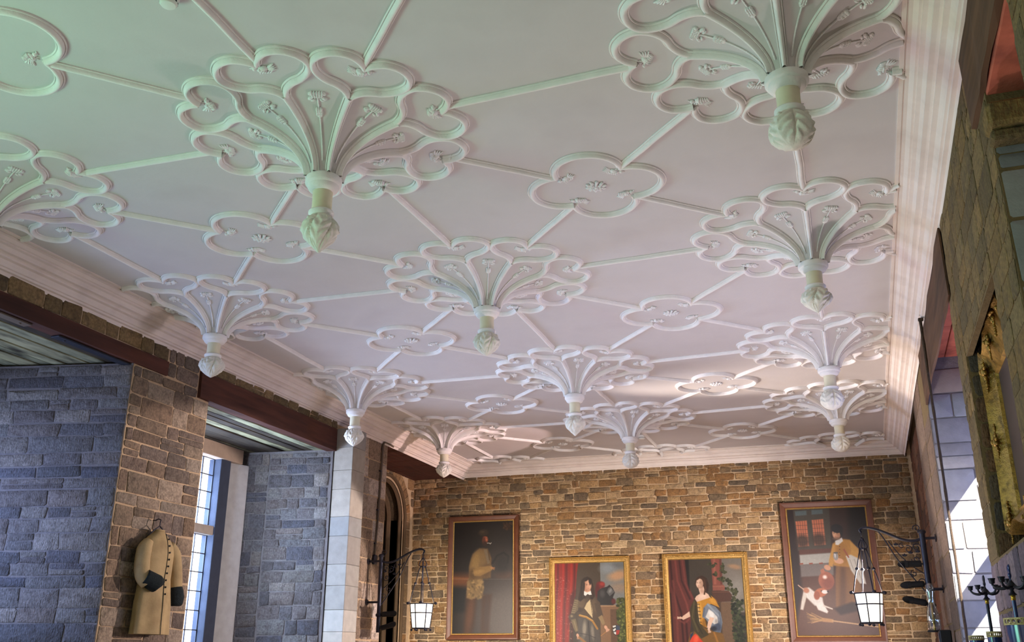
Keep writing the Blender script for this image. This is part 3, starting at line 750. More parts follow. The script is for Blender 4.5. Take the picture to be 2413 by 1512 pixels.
# smoke detectors
for x, y, lab in ((-.17, -1.455, 'white round smoke detector on the ceiling at the top picture edge'), (-.055, 10.19, 'small white smoke detector on the ceiling behind the farthest centre pendant')):
    root = empty('smoke_detector', (x, y, ZC), lab, 'smoke detector', 'smoke detectors on the ceiling')
    b = MB(); b.lathe([(.055, 0), (.055, -.018), (.05, -.022), (.046, -.022), (.046, -.030), (.05, -.032), (.049, -.048), (.040, -.060), (.02, -.064), (.001, -.064)], 28); b.obj('body', M['white'], root, True, 35)
    b = MB()
    for k in range(12): a = 2*math.pi*k/12; b.box((.0475*math.cos(a), .0475*math.sin(a), -.040), (.006, .012, .008), rot=Matrix.Rotation(a, 3, 'Z'))
    b.obj('vent_slot', M['black'], root)

# ------------------------------------------------------------------ leaded window of the left recess
WX = -5.20
win = empty('window_1', (WX, 5.0, 0), None, None); win['kind'] = 'structure'
def wbox(name, c, d, m, col=None, ch=.006):
    b = MB(); b.box((c[0]-WX, c[1]-5.0, c[2]), d, col, ch=ch); return b.obj(name, M[m], win)
rs = random.Random(9)
LIGHTS = [(4.28, 4.78), (4.94, 5.44), (5.58, 6.07)]
for y0, y1 in ((4.10, 4.28), (4.78, 4.94), (5.44, 5.58)): wbox('mullion', (WX, (y0+y1)/2, 2.68), (.16, y1-y0, 2.98), 'ashlar', lin((120, 116, 118), .05, rs))
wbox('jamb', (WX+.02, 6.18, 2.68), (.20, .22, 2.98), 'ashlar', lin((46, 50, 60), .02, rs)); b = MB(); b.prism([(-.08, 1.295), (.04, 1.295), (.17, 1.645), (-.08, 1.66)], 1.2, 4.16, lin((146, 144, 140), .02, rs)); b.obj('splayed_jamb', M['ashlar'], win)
wbox('transom', (WX, 5.19, 3.185), (.20, 1.98, .12), 'ashlar', lin((150, 136, 120), .02, rs)); wbox('head', (WX+.02, 5.30, 4.26), (.26, 2.44, .20), 'ashlar', lin((150, 128, 106), .02, rs))
wbox('sill', (WX, 5.30, 1.10), (.50, 2.44, .16), 'ashlar', lin((150, 136, 120), .02, rs))
for y0, y1 in LIGHTS:
    for z0, z1, nr in ((1.18, 3.125, 8), (3.245, 4.16, 4)):
        cw = (y1-y0)/2; rh = (z1-z0)/nr
        for i in range(2):
            for j in range(nr):
                b = MB(); b.box((0, y0+cw*(i+.5)-5.0, z0+rh*(j+.5)), (.004, cw-.012, rh-.012)); b.obj('pane', M['pane'], win)
        b = MB(); yc = (y0+y1)/2
        for yy in (y0+.006, yc, y1-.006): b.box((0, yy-5.0, (z0+z1)/2), (.014, .013, z1-z0))
        for j in range(nr+1): b.box((.001, yc-5.0, z0+rh*j), (.014, y1-y0, .012))
        b.obj('lead_came', M['lead'], win)
# plain openings of the unseen windows: stone transoms that throw the shadows on the right reveal
w2 = empty('window_2', (4.93, 4.6, 0), None, None); w2['kind'] = 'structure'
for nm, c, d in (('transom', (-.01, 0, 3.075), (.12, 3.1, .33)), ('mullion', (0, .0, 2.6), (.14, .16, 3.1)), ('mullion', (0, -1.0, 2.6), (.14, .16, 3.1))):
    b = MB(); b.box(c, d, lin((150, 140, 128), .04, rs), ch=.01); b.obj(nm, M['ashlar'], w2)

# ------------------------------------------------------------------ paintings
class Canvas:
    def __init__(s, w, h, nx, base):
        s.nx = nx; s.ny = int(nx*h/w); s.w = w; s.h = h; s.a = h/w
        s.X, s.Y = np.meshgrid((np.arange(s.nx)+.5)/s.nx, (np.arange(s.ny)+.5)/s.ny*s.a)
        s.C = np.zeros((s.ny, s.nx, 3)); s.C[:] = base
        g = np.random.default_rng(int(nx+h*100)); s.g = g
    def blend(s, al, col):
        if callable(col): col = col(s.X, s.Y)
        s.C += (np.asarray(col, float)-s.C)*al[..., None]
    def E(s, cx, cy, rx, ry, col, rot=0, soft=.25, op=1):
        c, d = math.cos(R(rot)), math.sin(R(rot)); x, y = s.X-cx, s.Y-cy
        q = np.sqrt(((x*c+y*d)/rx)**2+((-x*d+y*c)/ry)**2); s.blend(np.clip((1+soft/2-q)/soft, 0, 1)*op, col)
    def P(s, pts, col, soft=.012, op=1):
        P = np.array(pts, float); n = len(P); ins = np.zeros(s.X.shape, bool); D = np.full(s.X.shape, 9.)
        for i in range(n):
            (x0, y0), (x1, y1) = P[i], P[(i+1) % n]
            if y0 != y1: ins ^= ((y0 > s.Y) != (y1 > s.Y)) & (s.X < (x1-x0)*(s.Y-y0)/(y1-y0)+x0)
            L2 = (x1-x0)**2+(y1-y0)**2+1e-12; t = np.clip(((s.X-x0)*(x1-x0)+(s.Y-y0)*(y1-y0))/L2, 0, 1)
            D = np.minimum(D, np.hypot(s.X-x0-t*(x1-x0), s.Y-y0-t*(y1-y0)))
        s.blend(np.clip(.5+np.where(ins, D, -D)/soft, 0, 1)*op, col)
    def L(s, pts, w, col, soft=.006, op=1):
        D = np.full(s.X.shape, 9.)
        for (x0, y0), (x1, y1) in zip(pts[:-1], pts[1:]):
            L2 = (x1-x0)**2+(y1-y0)**2+1e-12; t = np.clip(((s.X-x0)*(x1-x0)+(s.Y-y0)*(y1-y0))/L2, 0, 1)
            D = np.minimum(D, np.hypot(s.X-x0-t*(x1-x0), s.Y-y0-t*(y1-y0)))
        s.blend(np.clip((w/2-D)/soft+.5, 0, 1)*op, col)
    def folds(s, x0, x1, y0, y1, n, amp, slant=0):
        m = ((s.X > x0) & (s.X < x1) & (s.Y > y0) & (s.Y < y1))
        k = 1+amp*np.sin((s.X-x0+slant*(s.Y-y0))/(x1-x0)*n*6.28+1.5*np.sin(s.Y*4)); s.C *= np.where(m, k, 1)[..., None]
    def leaves(s, pts, r, col):
        for x, y in pts:
            s.E(x, y, r, r*.7, np.array(col)*s.g.uniform(.6, 1.3), s.g.uniform(0, 180), .5)
    def finish(s):
        n = s.g.normal(0, 1, s.C.shape[:2]); k = n
        for _ in range(2): k = (k+np.roll(k, 1, 0)+np.roll(k, 1, 1)+np.roll(k, -1, 0))/4*1.3
        return np.clip(s.C*.76*(1+.022*k)[..., None], 0, 255)
def face(c, x, y, r, skin, turn=.15, hairc=None):
    sk = np.array(skin, float); dark = sk*(.66, .58, .52)
    c.E(x, y, r*.72, r, sk, 0, .22); c.E(x-r*.42*np.sign(turn), y+.10*r, r*.36, r*.85, dark, 0, .9, .5); c.E(x, y+r*.80, r*.5, r*.22, dark, 0, .9, .45)
    for s_ in (-1, 1):
        c.E(x+r*(turn+s_*.27), y-r*.08, r*.11, r*.05, (60, 42, 34), 0, .8, .8); c.E(x+r*(turn+s_*.28), y-r*.24, r*.17, r*.035, dark*.6, -6*s_, .9, .6)
    c.L([(x+r*(turn+.03), y-r*.12), (x+r*(turn+.07), y+r*.22)], r*.07, dark, r*.12, .55); c.E(x+r*turn*1.1, y+r*.26, r*.10, r*.045, dark, 0, .9, .6)
    c.E(x+r*turn*1.1, y+r*.48, r*.17, r*.05, (164, 74, 62), 0, .8, .8); c.E(x+r*.22*np.sign(turn), y+r*.15, r*.22, r*.22, np.minimum(sk*1.06, 255), 0, 1, .5)
def tools(c, fx, fy, k):
    """drawing tools working in the coordinates of a study of the canvas"""
    T = lambda p: (fx(*p), fy(*p))
    def P(pts, col, soft=3, op=1): c.P([T(p) for p in pts], col, soft/k, op)
    def Lx(pts, w, col, soft=2, op=1): c.L([T(p) for p in pts], w/k, col, soft/k, op)
    def El(x, y, rx, ry, col, rot=0, soft=.3, op=1): c.E(*T((x, y)), rx/k, ry/k, col, rot, soft, op)
    return T, P, Lx, El
def hand(Lx, El, x, y, dx, dy, s_, skin, n=4, spread=.5):
    El(x, y, 9*s_, 12*s_, skin, math.degrees(math.atan2(dy, dx))+90, .35)
    for i in range(n):
        a = math.atan2(dy, dx)+spread*(i-(n-1)/2)/max(1, n-1)*2; Lx([(x, y), (x+24*s_*math.cos(a), y+24*s_*math.sin(a))], 5.5*s_, np.array(skin)*(.92+.05*(i % 2)), 2)
def art1(c):
    T, P, Lx, El = tools(c, lambda x, y: (x-62+16*(y-70)/745)/396, lambda x, y: (y-70)/396, 396)
    c.P([(-.1, -.1), (1.1, -.1), (1.1, 2), (-.1, 2)], (40, 32, 27), .1); El(430, 640, 260, 280, (88, 76, 68), 0, 1); El(330, 330, 190, 160, (58, 48, 42), 0, 1, .7); El(150, 200, 120, 130, (34, 27, 23), 0, 1, .8)  # pale ellipse at lower right is surface glare painted in
    P([(20, 395), (175, 400), (180, 470), (20, 470)], (112, 66, 38), 50); Lx([(40, 415), (160, 425)], 8, (138, 84, 46), 14); El(400, 405, 60, 22, (92, 60, 42), 0, 1, .6)
    P([(20, 468), (150, 480), (150, 620), (20, 640)], (34, 30, 28), 30); Lx([(50, 424), (462, 432)], 2.5, (120, 108, 96), 3, .5)
    for x0, x1, xb in ((140, 215, 120), (245, 312, 235)): P([(x0, 520), (x1, 520), (x1-20, 700), (xb+55, 775), (xb, 770)], (70, 46, 32), 22, .9)
    El(165, 640, 22, 110, (98, 62, 40), 8, .9, .8); El(275, 640, 16, 100, (66, 50, 42), 3, .9, .7)
    P([(160, 420), (252, 424), (262, 480), (245, 545), (205, 535), (180, 552), (143, 540), (146, 470)], (124, 96, 60), 10)
    for i in range(90): El(152+100*c.g.random(), 430+110*c.g.random(), c.g.uniform(5, 13), c.g.uniform(4, 9), np.array((142, 112, 70))*c.g.uniform(.6, 1.25), c.g.uniform(0, 180), .9, .7)
    P([(185, 272), (232, 236), (288, 240), (312, 300), (306, 420), (160, 432), (160, 350)], (106, 78, 46), 10); El(208, 320, 32, 66, (150, 116, 66), 14, .8, .9); El(255, 300, 24, 50, (128, 98, 58), 0, .9, .8); El(275, 380, 26, 40, (92, 66, 40), 0, .9, .8); El(190, 390, 22, 30, (84, 60, 36), 0, .9, .7)
    P([(262, 246), (282, 244), (300, 330), (286, 336)], (120, 104, 84), 5, .7); Lx([(292, 250), (298, 310)], 3, (60, 44, 32))
    P([(188, 368), (230, 352), (312, 346), (318, 372), (236, 408), (196, 406)], (142, 106, 58), 8); El(225, 382, 34, 12, (166, 126, 72), -10, .9, .8); hand(Lx, El, 314, 360, 1, .25, .8, (170, 116, 70), 3, .4)
    Lx([(318, 330), (350, 285), (392, 268), (424, 290), (418, 330)], 9, (30, 26, 24), 12, .7); El(385, 345, 45, 55, (40, 34, 31), 0, .9, .6)
    El(266, 178, 30, 42, (44, 33, 25), 0, .4); c.E(*T((271, 186)), 18/396, 27/396, (146, 74, 48), 0, .5); El(279, 182, 9, 11, (186, 104, 70), 0, .9, .8); El(262, 190, 11, 24, (84, 44, 30), 0, .9, .8); El(271, 210, 16, 15, (54, 35, 26), 0, .8, .9)
    for x in (268, 283): El(x, 178, 4, 2, (70, 36, 26), 0, .9, .7)
    El(264, 150, 46, 11, (44, 34, 26), 8, .4); El(260, 138, 32, 20, (58, 45, 33), 0, .4); El(252, 134, 16, 8, (84, 66, 46), 0, .9, .7)
    Lx([(284, 206), (300, 206), (304, 212), (312, 204)], 3, (226, 212, 190), 2)
    c.leaves([T((395+60*c.g.random(), 85+40*c.g.random())) for _ in range(26)], .022, (66, 44, 28))
def art2(c):
    T, P, Lx, El = tools(c, lambda x, y: (x-103)/645, lambda x, y: (y-145)/645, 645); SK = (222, 164, 130)
    c.P([(-.1, -.1), (1.1, -.1), (1.1, 2), (-.1, 2)], (62, 48, 34), .1); P([(300, 100), (535, 100), (535, 900), (300, 900)], (74, 58, 42), 20)
    P([(530, 100), (800, 100), (800, 560), (530, 560)], (122, 120, 114), 4); El(690, 265, 85, 42, (192, 142, 100), -10, .9, .9); El(600, 200, 70, 40, (140, 142, 144), 0, 1, .8); El(710, 170, 60, 25, (104, 104, 102), 0, 1, .8); El(700, 370, 80, 40, (158, 126, 100), 0, 1, .7)
    P([(60, 100), (335, 100), (312, 230), (295, 430), (236, 600), (215, 900), (60, 900)], (142, 30, 18), 8)
    for x, w, t in ((135, 16, .55), (185, 12, 1.35), (215, 22, .6), (262, 12, 1.3), (292, 18, .5)): Lx([(x, 120), (x-4, 300), (x-25, 520), (x-40, 880)], w, np.array((142, 30, 18))*t, 16, .75)
    P([(240, 430), (300, 380), (262, 600), (215, 720)], (74, 18, 14), 24, .8)
    for _ in range(150): El(108+150*c.g.random()**1.2, 260+600*c.g.random(), c.g.uniform(2, 9), c.g.uniform(1, 4), (196, 140, 122), c.g.uniform(-30, 30), .9, .45)
    P([(500, 526), (738, 526), (738, 546), (720, 556), (720, 900), (520, 900), (520, 556), (500, 546)], (128, 92, 62), 4); P([(500, 522), (738, 522), (738, 534), (500, 534)], (160, 122, 86), 3); P([(612, 556), (722, 556), (722, 900), (612, 900)], (96, 66, 44), 6)
    c.leaves([T((680+80*c.g.random(), 470+400*c.g.random())) for _ in range(150)], .026, (70, 74, 30)); c.leaves([T((690+65*c.g.random(), 470+360*c.g.random())) for _ in range(70)], .016, (98, 98, 44))
    El(530, 345, 40, 32, (112, 28, 24), 10, .4); El(545, 335, 22, 16, (156, 46, 36), 0, .8); El(500, 400, 22, 60, (86, 24, 22), 0, .5)
    P([(492, 518), (500, 400), (540, 372), (590, 360), (612, 344), (640, 372), (660, 412), (640, 455), (664, 500), (640, 522)], (44, 38, 36), 4); P([(584, 408), (600, 374), (622, 362), (656, 408), (612, 444)], (92, 88, 84), 4); El(618, 396, 12, 20, (142, 138, 132), 30, .9, .8); El(645, 490, 20, 24, (92, 34, 30), 0, .7); El(545, 420, 22, 30, (76, 70, 66), 0, .9, .8)
    P([(305, 470), (352, 446), (400, 456), (470, 448), (522, 500), (520, 600), (470, 660), (330, 616), (308, 550)], (80, 60, 42), 6)
    P([(374, 545), (398, 500), (432, 468), (452, 560), (452, 634), (412, 590)], (208, 180, 134), 4); Lx([(432, 470), (452, 632)], 4, (60, 44, 32)); El(470, 530, 24, 60, (96, 74, 52), -8, .8); El(345, 500, 38, 46, (98, 76, 52), 10, .7); El(330, 560, 30, 20, (62, 46, 34), 0, .8)
    P([(284, 462), (322, 470), (318, 560), (268, 604), (250, 590)], (104, 84, 58), 4)
    for i in range(7): Lx([(290-6*i, 476+17*i), (318-5*i, 482+17*i)], 5, (164, 142, 104), 4, .75)
    El(262, 620, 34, 30, (74, 58, 42), 0, .3); El(256, 612, 12, 10, (150, 128, 94), 0, .9, .8); P([(250, 645), (292, 634), (316, 738), (290, 750), (268, 710)], (112, 92, 62), 4); Lx([(276, 655), (300, 735)], 6, (160, 138, 98), 8, .8)
    P([(470, 500), (520, 510), (546, 610), (520, 640), (490, 600)], (78, 60, 44), 5); P([(500, 624), (536, 604), (562, 676), (540, 694)], (146, 118, 80), 4)
    P([(318, 626), (392, 622), (460, 662), (508, 730), (520, 900), (308, 900)], (80, 70, 62), 6); El(372, 720, 18, 62, (150, 136, 116), 4, .9, .9); El(446, 750, 14, 60, (134, 120, 102), -4, .9, .9); Lx([(410, 660), (418, 868)], 8, (44, 38, 34), 8); Lx([(330, 760), (400, 772), (470, 800)], 5, (52, 44, 38), 5); El(350, 830, 20, 40, (108, 96, 82), 0, .9)
    Lx([(330, 606), (392, 622), (448, 656), (490, 722)], 17, (168, 116, 48), 4); Lx([(332, 602), (392, 617), (450, 651)], 5, (214, 166, 88), 4)
    hand(Lx, El, 568, 712, .55, .85, 1.5, SK, 4, .42); hand(Lx, El, 308, 778, .3, 1, 1.3, SK, 3, .4); Lx([(322, 796), (424, 872)], 19, (146, 100, 54), 4); Lx([(520, 784), (566, 750)], 5, (176, 120, 62))
    P([(352, 300), (380, 276), (410, 268), (448, 290), (466, 360), (474, 440), (452, 470), (420, 455), (372, 460), (340, 486), (318, 470), (334, 400)], (44, 27, 18), 8)
    for i in range(26): x = 335+c.g.uniform(0, 135); Lx([(x, 330+c.g.uniform(-20, 40)), (x+c.g.uniform(-10, 10), 450)], 4, np.array((74, 46, 28))*c.g.uniform(.5, 1.3), 5, .5)
    P([(378, 384), (436, 384), (440, 410), (378, 410)], SK, 4); face(c, *T((408, 346)), 51/645, SK, .14); El(392, 296, 26, 14, (44, 27, 18), -20, .5); El(432, 310, 12, 30, (44, 27, 18), -10, .5); El(376, 350, 9, 44, (44, 27, 18), 4, .6)
    P([(376, 396), (404, 408), (438, 396), (446, 428), (424, 430), (408, 420), (388, 440), (374, 428)], (234, 228, 216), 3); El(408, 446, 26, 14, (66, 50, 36), 0, .5)
    El(661, 735, 33, 44, (40, 36, 38), 0, .12); P([(661, 692), (694, 700), (694, 735), (661, 735)], (58, 66, 84), 2); P([(661, 735), (694, 735), (684, 768), (661, 778)], (168, 52, 42), 2); P([(630, 700), (658, 694), (658, 706), (634, 714)], (226, 220, 208), 2); P([(630, 732), (656, 716), (658, 730), (640, 748)], (226, 220, 208), 2); P([(636, 756), (658, 748), (658, 772), (648, 770)], (226, 220, 208), 2)
def art3(c):
    T, P, Lx, El = tools(c, lambda x, y: (x-97-25*(y-100)/770)/702, lambda x, y: (y-100)/702, 702); SK = (228, 186, 156)
    c.P([(-.1, -.1), (1.1, -.1), (1.1, 2), (-.1, 2)], (60, 49, 39), .1); P([(290, 60), (520, 60), (520, 420), (290, 420)], (66, 56, 44), 30)
    P([(600, 60), (900, 60), (900, 600), (600, 600)], (116, 106, 92), 10); El(735, 180, 60, 22, (168, 128, 92), 10, .9, .9); El(740, 380, 80, 110, (142, 134, 122), 0, 1, .8); El(690, 260, 60, 60, (124, 114, 102), 0, 1, .7)
    P([(510, 60), (612, 60), (614, 345), (522, 345)], (132, 70, 54), 4); P([(528, 60), (552, 60), (556, 340), (536, 340)], (160, 94, 74), 12, .8); P([(590, 60), (612, 60), (614, 345), (594, 345)], (92, 50, 40), 10, .8); P([(520, 345), (624, 345), (640, 372), (630, 398), (520, 398)], (136, 78, 60), 4); Lx([(522, 360), (632, 360)], 5, (168, 104, 80), 4, .7)
    P([(505, 402), (668, 400), (700, 440), (690, 500), (540, 504)], (82, 52, 38), 5); Lx([(520, 412), (676, 412)], 6, (112, 74, 54), 5); P([(560, 505), (700, 505), (712, 900), (560, 900)], (108, 82, 58), 10); P([(560, 505), (590, 505), (600, 900), (560, 900)], (66, 50, 36), 16, .8)
    P([(60, 60), (255, 60), (290, 340), (345, 480), (310, 640), (280, 900), (60, 900)], (96, 47, 39), 8)
    for pts, w, t in (([(118, 110), (135, 350), (215, 600), (230, 880)], 16, .45), ([(165, 100), (185, 300), (270, 520), (290, 620)], 16, 1.38), ([(205, 100), (225, 300), (300, 470)], 14, .5), ([(235, 100), (262, 330), (330, 470)], 12, 1.3), ([(140, 300), (170, 560), (180, 880)], 20, 1.25), ([(150, 640), (250, 700), (300, 640)], 14, 1.3), ([(110, 420), (130, 880)], 20, .4), ([(260, 700), (270, 880)], 18, .5)): Lx(pts, w, np.array((96, 47, 39))*t, 14, .8)
    P([(255, 60), (298, 60), (300, 400), (282, 330)], (36, 28, 22), 10)
    iv = [(495, 150), (515, 175), (545, 155), (560, 235), (545, 250), (605, 215), (625, 195), (640, 225), (615, 160), (585, 295), (610, 305), (625, 285), (660, 300), (685, 310), (670, 340), (690, 350), (655, 380), (700, 395), (730, 400), (720, 430), (740, 420), (720, 470), (700, 490), (745, 505)]
    for x, y in iv:
        for _ in range(4): El(x+c.g.uniform(-14, 14), y+c.g.uniform(-12, 12), c.g.uniform(9, 17), c.g.uniform(7, 13), np.array((68, 68, 38))*c.g.uniform(.6, 1.25), c.g.uniform(0, 180), .3)
    Lx(iv[5:12]+iv[12:], 3, (52, 44, 28), 2, .5)
    for _ in range(170): y = 490+390*c.g.random(); El(690+115*c.g.random()+.03*(y-490), y, c.g.uniform(10, 19), c.g.uniform(8, 14), np.array((46, 50, 28))*c.g.uniform(.5, 1.5), c.g.uniform(0, 180), .4, .9)
    P([(300, 780), (420, 740), (520, 760), (600, 790), (630, 900), (260, 900)], (118, 82, 34), 10); P([(275, 900), (300, 830), (345, 790), (420, 870), (420, 900)], (212, 62, 36), 6); El(350, 840, 20, 40, (238, 96, 60), 20, .9, .8); P([(296, 800), (330, 770), (320, 800), (295, 850)], (42, 50, 78), 6); Lx([(520, 780), (560, 890)], 16, (176, 116, 44), 14, .8)
    P([(345, 468), (298, 560), (302, 650), (330, 760), (400, 835), (470, 800), (420, 740), (372, 640), (366, 520)], (68, 57, 33), 5); Lx([(340, 500), (320, 640), (370, 770)], 12, (100, 86, 52), 12, .8); Lx([(355, 540), (352, 680), (410, 790)], 10, (44, 36, 22), 10, .8)
    P([(366, 498), (430, 478), (500, 440), (540, 480), (580, 555), (500, 520), (440, 545), (425, 620), (455, 740), (392, 700), (374, 610)], (190, 130, 38), 5); El(400, 580, 14, 80, (216, 156, 58), -4, .9, .9); El(520, 490, 36, 22, (210, 148, 52), 40, .9, .8); El(430, 700, 20, 40, (140, 92, 28), 0, .9, .8)
    Lx([(377, 512), (381, 600), (388, 690)], 5, (226, 206, 170), 3)
    for k in range(6): Lx([(370+2.5*k, 520+33*k), (392+2.5*k, 522+33*k)], 6, (54, 36, 20), 3)
    P([(468, 514), (540, 545), (588, 600), (602, 690), (580, 782), (520, 772), (484, 716), (446, 660), (414, 640), (430, 552)], (118, 124, 132), 6); Lx([(470, 525), (520, 580), (580, 640)], 14, (160, 166, 170), 14, .8); Lx([(435, 560), (424, 630)], 14, (88, 96, 108), 12); El(560, 730, 30, 44, (66, 74, 90), 0, .8); El(520, 745, 26, 24, (38, 40, 48), 0, .8); Lx([(575, 600), (590, 700)], 10, (86, 94, 106), 12)
    P([(478, 566), (520, 600), (556, 640), (560, 692), (524, 706), (480, 668), (444, 640)], (214, 205, 192), 6); El(500, 615, 22, 30, (236, 230, 220), -30, .8, .9); El(545, 680, 14, 20, (158, 148, 138), 0, .9, .8)
    P([(486, 640), (526, 650), (500, 704), (486, 744), (454, 736), (466, 686)], SK, 4); hand(Lx, El, 472, 752, .25, 1, 1.25, SK, 4, .40)
    P([(292, 586), (300, 634), (232, 664), (212, 650), (230, 628)], SK, 4); hand(Lx, El, 206, 644, -1, .02, 1.2, SK, 4, .32)
    P([(360, 290), (385, 264), (425, 256), (466, 280), (486, 340), (478, 400), (456, 430), (430, 420), (380, 380), (352, 340)], (58, 37, 23), 6)
    P([(384, 370), (434, 356), (446, 410), (486, 436), (500, 456), (470, 468), (366, 500), (348, 470), (362, 446), (398, 424)], SK, 4); El(420, 450, 40, 20, (240, 204, 176), -10, .9, .8); El(420, 400, 16, 18, (178, 130, 104), 0, .9, .6)
    face(c, *T((396, 328)), 48/702, SK, -.16); Lx([(372, 290), (398, 274), (430, 284), (444, 330)], 16, (70, 45, 28), 7); Lx([(444, 300), (452, 370), (440, 428)], 14, (78, 50, 30), 7); Lx([(366, 294), (358, 330)], 9, (58, 37, 23), 6); Lx([(470, 320), (470, 400)], 10, (44, 28, 18), 8)
    P([(474, 424), (500, 436), (510, 470), (486, 450)], (74, 60, 38), 4)
def art4(c):
    T = lambda x, y: ((x-(290+85*(y-385)/1080))/((960+145*(y-370)/1090)-(290+85*(y-385)/1080)), (y-378)/1085*c.a)
    P = lambda pts, col, soft=.012, op=1: c.P([T(*p) for p in pts], col, soft, op)
    Ln = lambda pts, w, col, op=1: c.L([T(*p) for p in pts], w/690, col, .006, op)
    El = lambda x, y, rx, ry, col, rot=0, soft=.25, op=1: c.E(*T(x, y), rx/690, ry/690*1.05, col, rot, soft, op)
    P([(250, 340), (1200, 340), (1200, 1000), (250, 1000)], (58, 40, 32), .1); P([(250, 960), (1200, 900), (1200, 1500), (250, 1500)], (80, 48, 34), .1); El(650, 1250, 380, 200, (104, 74, 58), 0, 1, .8)
    P([(820, 360), (1000, 360), (1000, 700), (830, 720)], (36, 28, 24), .08)
    P([(290, 380), (350, 380), (420, 1100), (340, 1460)], (44, 30, 26), .05)
    P([(345, 385), (660, 380), (680, 735), (385, 745)], (74, 66, 54), .015)
    for q in ([(365, 485), (465, 480), (485, 705), (390, 710)], [(508, 478), (608, 472), (632, 698), (532, 702)]):
        P(q, (196, 112, 78), .012); (x0, y0), (x1, _), (x2, y2), (x3, _) = q
        El((x0+x2)/2, y2-45, 60, 55, (60, 46, 34), 0, .7, .85)
        for k in range(1, 6): t = k/6; Ln([(x0+(x3-x0)*t, y0+(y2-y0)*t), (x1+(x2-x1)*t, y0+(y2-y0)*t)], 3, (52, 40, 36), .8)
        for k in range(1, 5): t = k/5; Ln([(x0+(x1-x0)*t, y0), (x3+(x2-x3)*t, y2)], 3, (52, 40, 36), .8)
    for q in ([(362, 395), (462, 392), (464, 432), (366, 436)], [(505, 390), (602, 388), (606, 426), (508, 430)]): P(q, (88, 98, 96), .012)
    P([(395, 735), (680, 730), (690, 765), (398, 780)], (92, 54, 42), .015); P([(398, 780), (690, 768), (700, 855), (404, 868)], (166, 160, 148), .02); P([(404, 868), (700, 855), (700, 960), (410, 970)], (112, 100, 92), .02)
    for x in (415, 500, 590): P([(x-18, 852), (x+14, 850), (x+16, 862), (x-16, 864)], (140, 70, 48), .008)
    # serving man
    P([(720, 870), (900, 860), (960, 1150), (940, 1250), (720, 1240), (715, 1000)], (122, 82, 46), .02); P([(760, 880), (800, 880), (810, 1230), (750, 1230)], (92, 58, 34), .04, .8); El(880, 1050, 40, 160, (142, 98, 56), -5, .9, .8)
    P([(700, 1240), (860, 1190), (960, 1200), (930, 1260), (760, 1295)], (52, 34, 28), .03)
    P([(690, 690), (760, 650), (840, 660), (910, 740), (925, 870), (880, 900), (700, 880), (680, 780)], (178, 124, 52), .02); P([(690, 700), (720, 690), (710, 830), (690, 890), (655, 880), (660, 830)], (190, 136, 62), .015); P([(840, 670), (915, 740), (930, 850), (840, 840), (800, 800), (850, 780)], (198, 144, 66), .015); El(770, 780, 50, 90, (150, 100, 40), 0, .9, .7)
    for k in range(7): El(752, 690+26*k, 4, 4, (80, 52, 28), 0, .4)
    P([(805, 800), (850, 790), (930, 830), (985, 1040), (930, 1035), (850, 920)], (206, 196, 180), .015); Ln([(840, 830), (900, 980)], 8, (160, 150, 138), .8); Ln([(880, 830), (950, 1020)], 8, (166, 156, 144), .8); Ln([(790, 745), (830, 810)], 12, (150, 74, 50))
    El(745, 840, 42, 24, (216, 160, 124), 10, .3); El(718, 800, 22, 34, (150, 142, 134), 0, .15); El(712, 790, 6, 22, (216, 210, 204), 0, .8); El(718, 770, 22, 7, (90, 84, 80), 0, .3)
    El(645, 895, 30, 22, (206, 146, 110), 25, .3)
    El(635, 1005, 68, 76, (158, 88, 62), 0, .12); El(650, 1030, 50, 50, (118, 60, 44), 0, .9, .7); El(622, 975, 18, 16, (240, 214, 196), 0, .9); P([(580, 915), (610, 900), (625, 935), (590, 945)], (172, 104, 76), .012)
    P([(712, 668), (770, 640), (782, 670), (740, 705), (716, 700)], (220, 212, 200), .012); face(c, *T(722, 606), 48/690, (212, 156, 118), -.12); El(726, 560, 52, 38, (38, 32, 32), 10, .2); El(765, 590, 14, 40, (40, 32, 30), 0, .3); El(722, 648, 30, 12, (120, 90, 70), 0, .8, .7)
    # dog and broom
    P([(425, 1070), (480, 1060), (600, 1150), (610, 1210), (530, 1215), (450, 1140)], (214, 204, 190), .02); P([(400, 1245), (425, 1250), (460, 1130), (430, 1090), (410, 1180)], (206, 192, 174), .015); P([(530, 1190), (600, 1190), (650, 1265), (640, 1280), (560, 1250)], (222, 212, 198), .015); P([(600, 1205), (690, 1240), (690, 1250), (610, 1225)], (204, 190, 172), .01)
    El(585, 1105, 56, 36, (176, 98, 62), -15, .2); El(550, 1130, 26, 36, (150, 78, 50), 10, .3); El(620, 1100, 26, 16, (226, 216, 204), 0, .3); El(648, 1098, 8, 6, (40, 28, 26), 0, .4); El(455, 1085, 26, 22, (176, 112, 80), 20, .5); Ln([(430, 1075), (398, 1052), (384, 1040)], 9, (196, 160, 132)); El(590, 1092, 5, 5, (30, 22, 20), 0, .4)
    for k in range(26): Ln([(600+c.g.uniform(-20, 5), 1330+c.g.uniform(-12, 18)), (455+c.g.uniform(0, 60), 1270+k*3.6+c.g.uniform(-8, 8))], 4, np.array((176, 134, 84))*c.g.uniform(.6, 1.2), .85)
    P([(590, 1315), (695, 1330), (695, 1358), (600, 1350)], (170, 124, 78), .01); Ln([(690, 1343), (1095, 1395)], 11, (186, 146, 102))
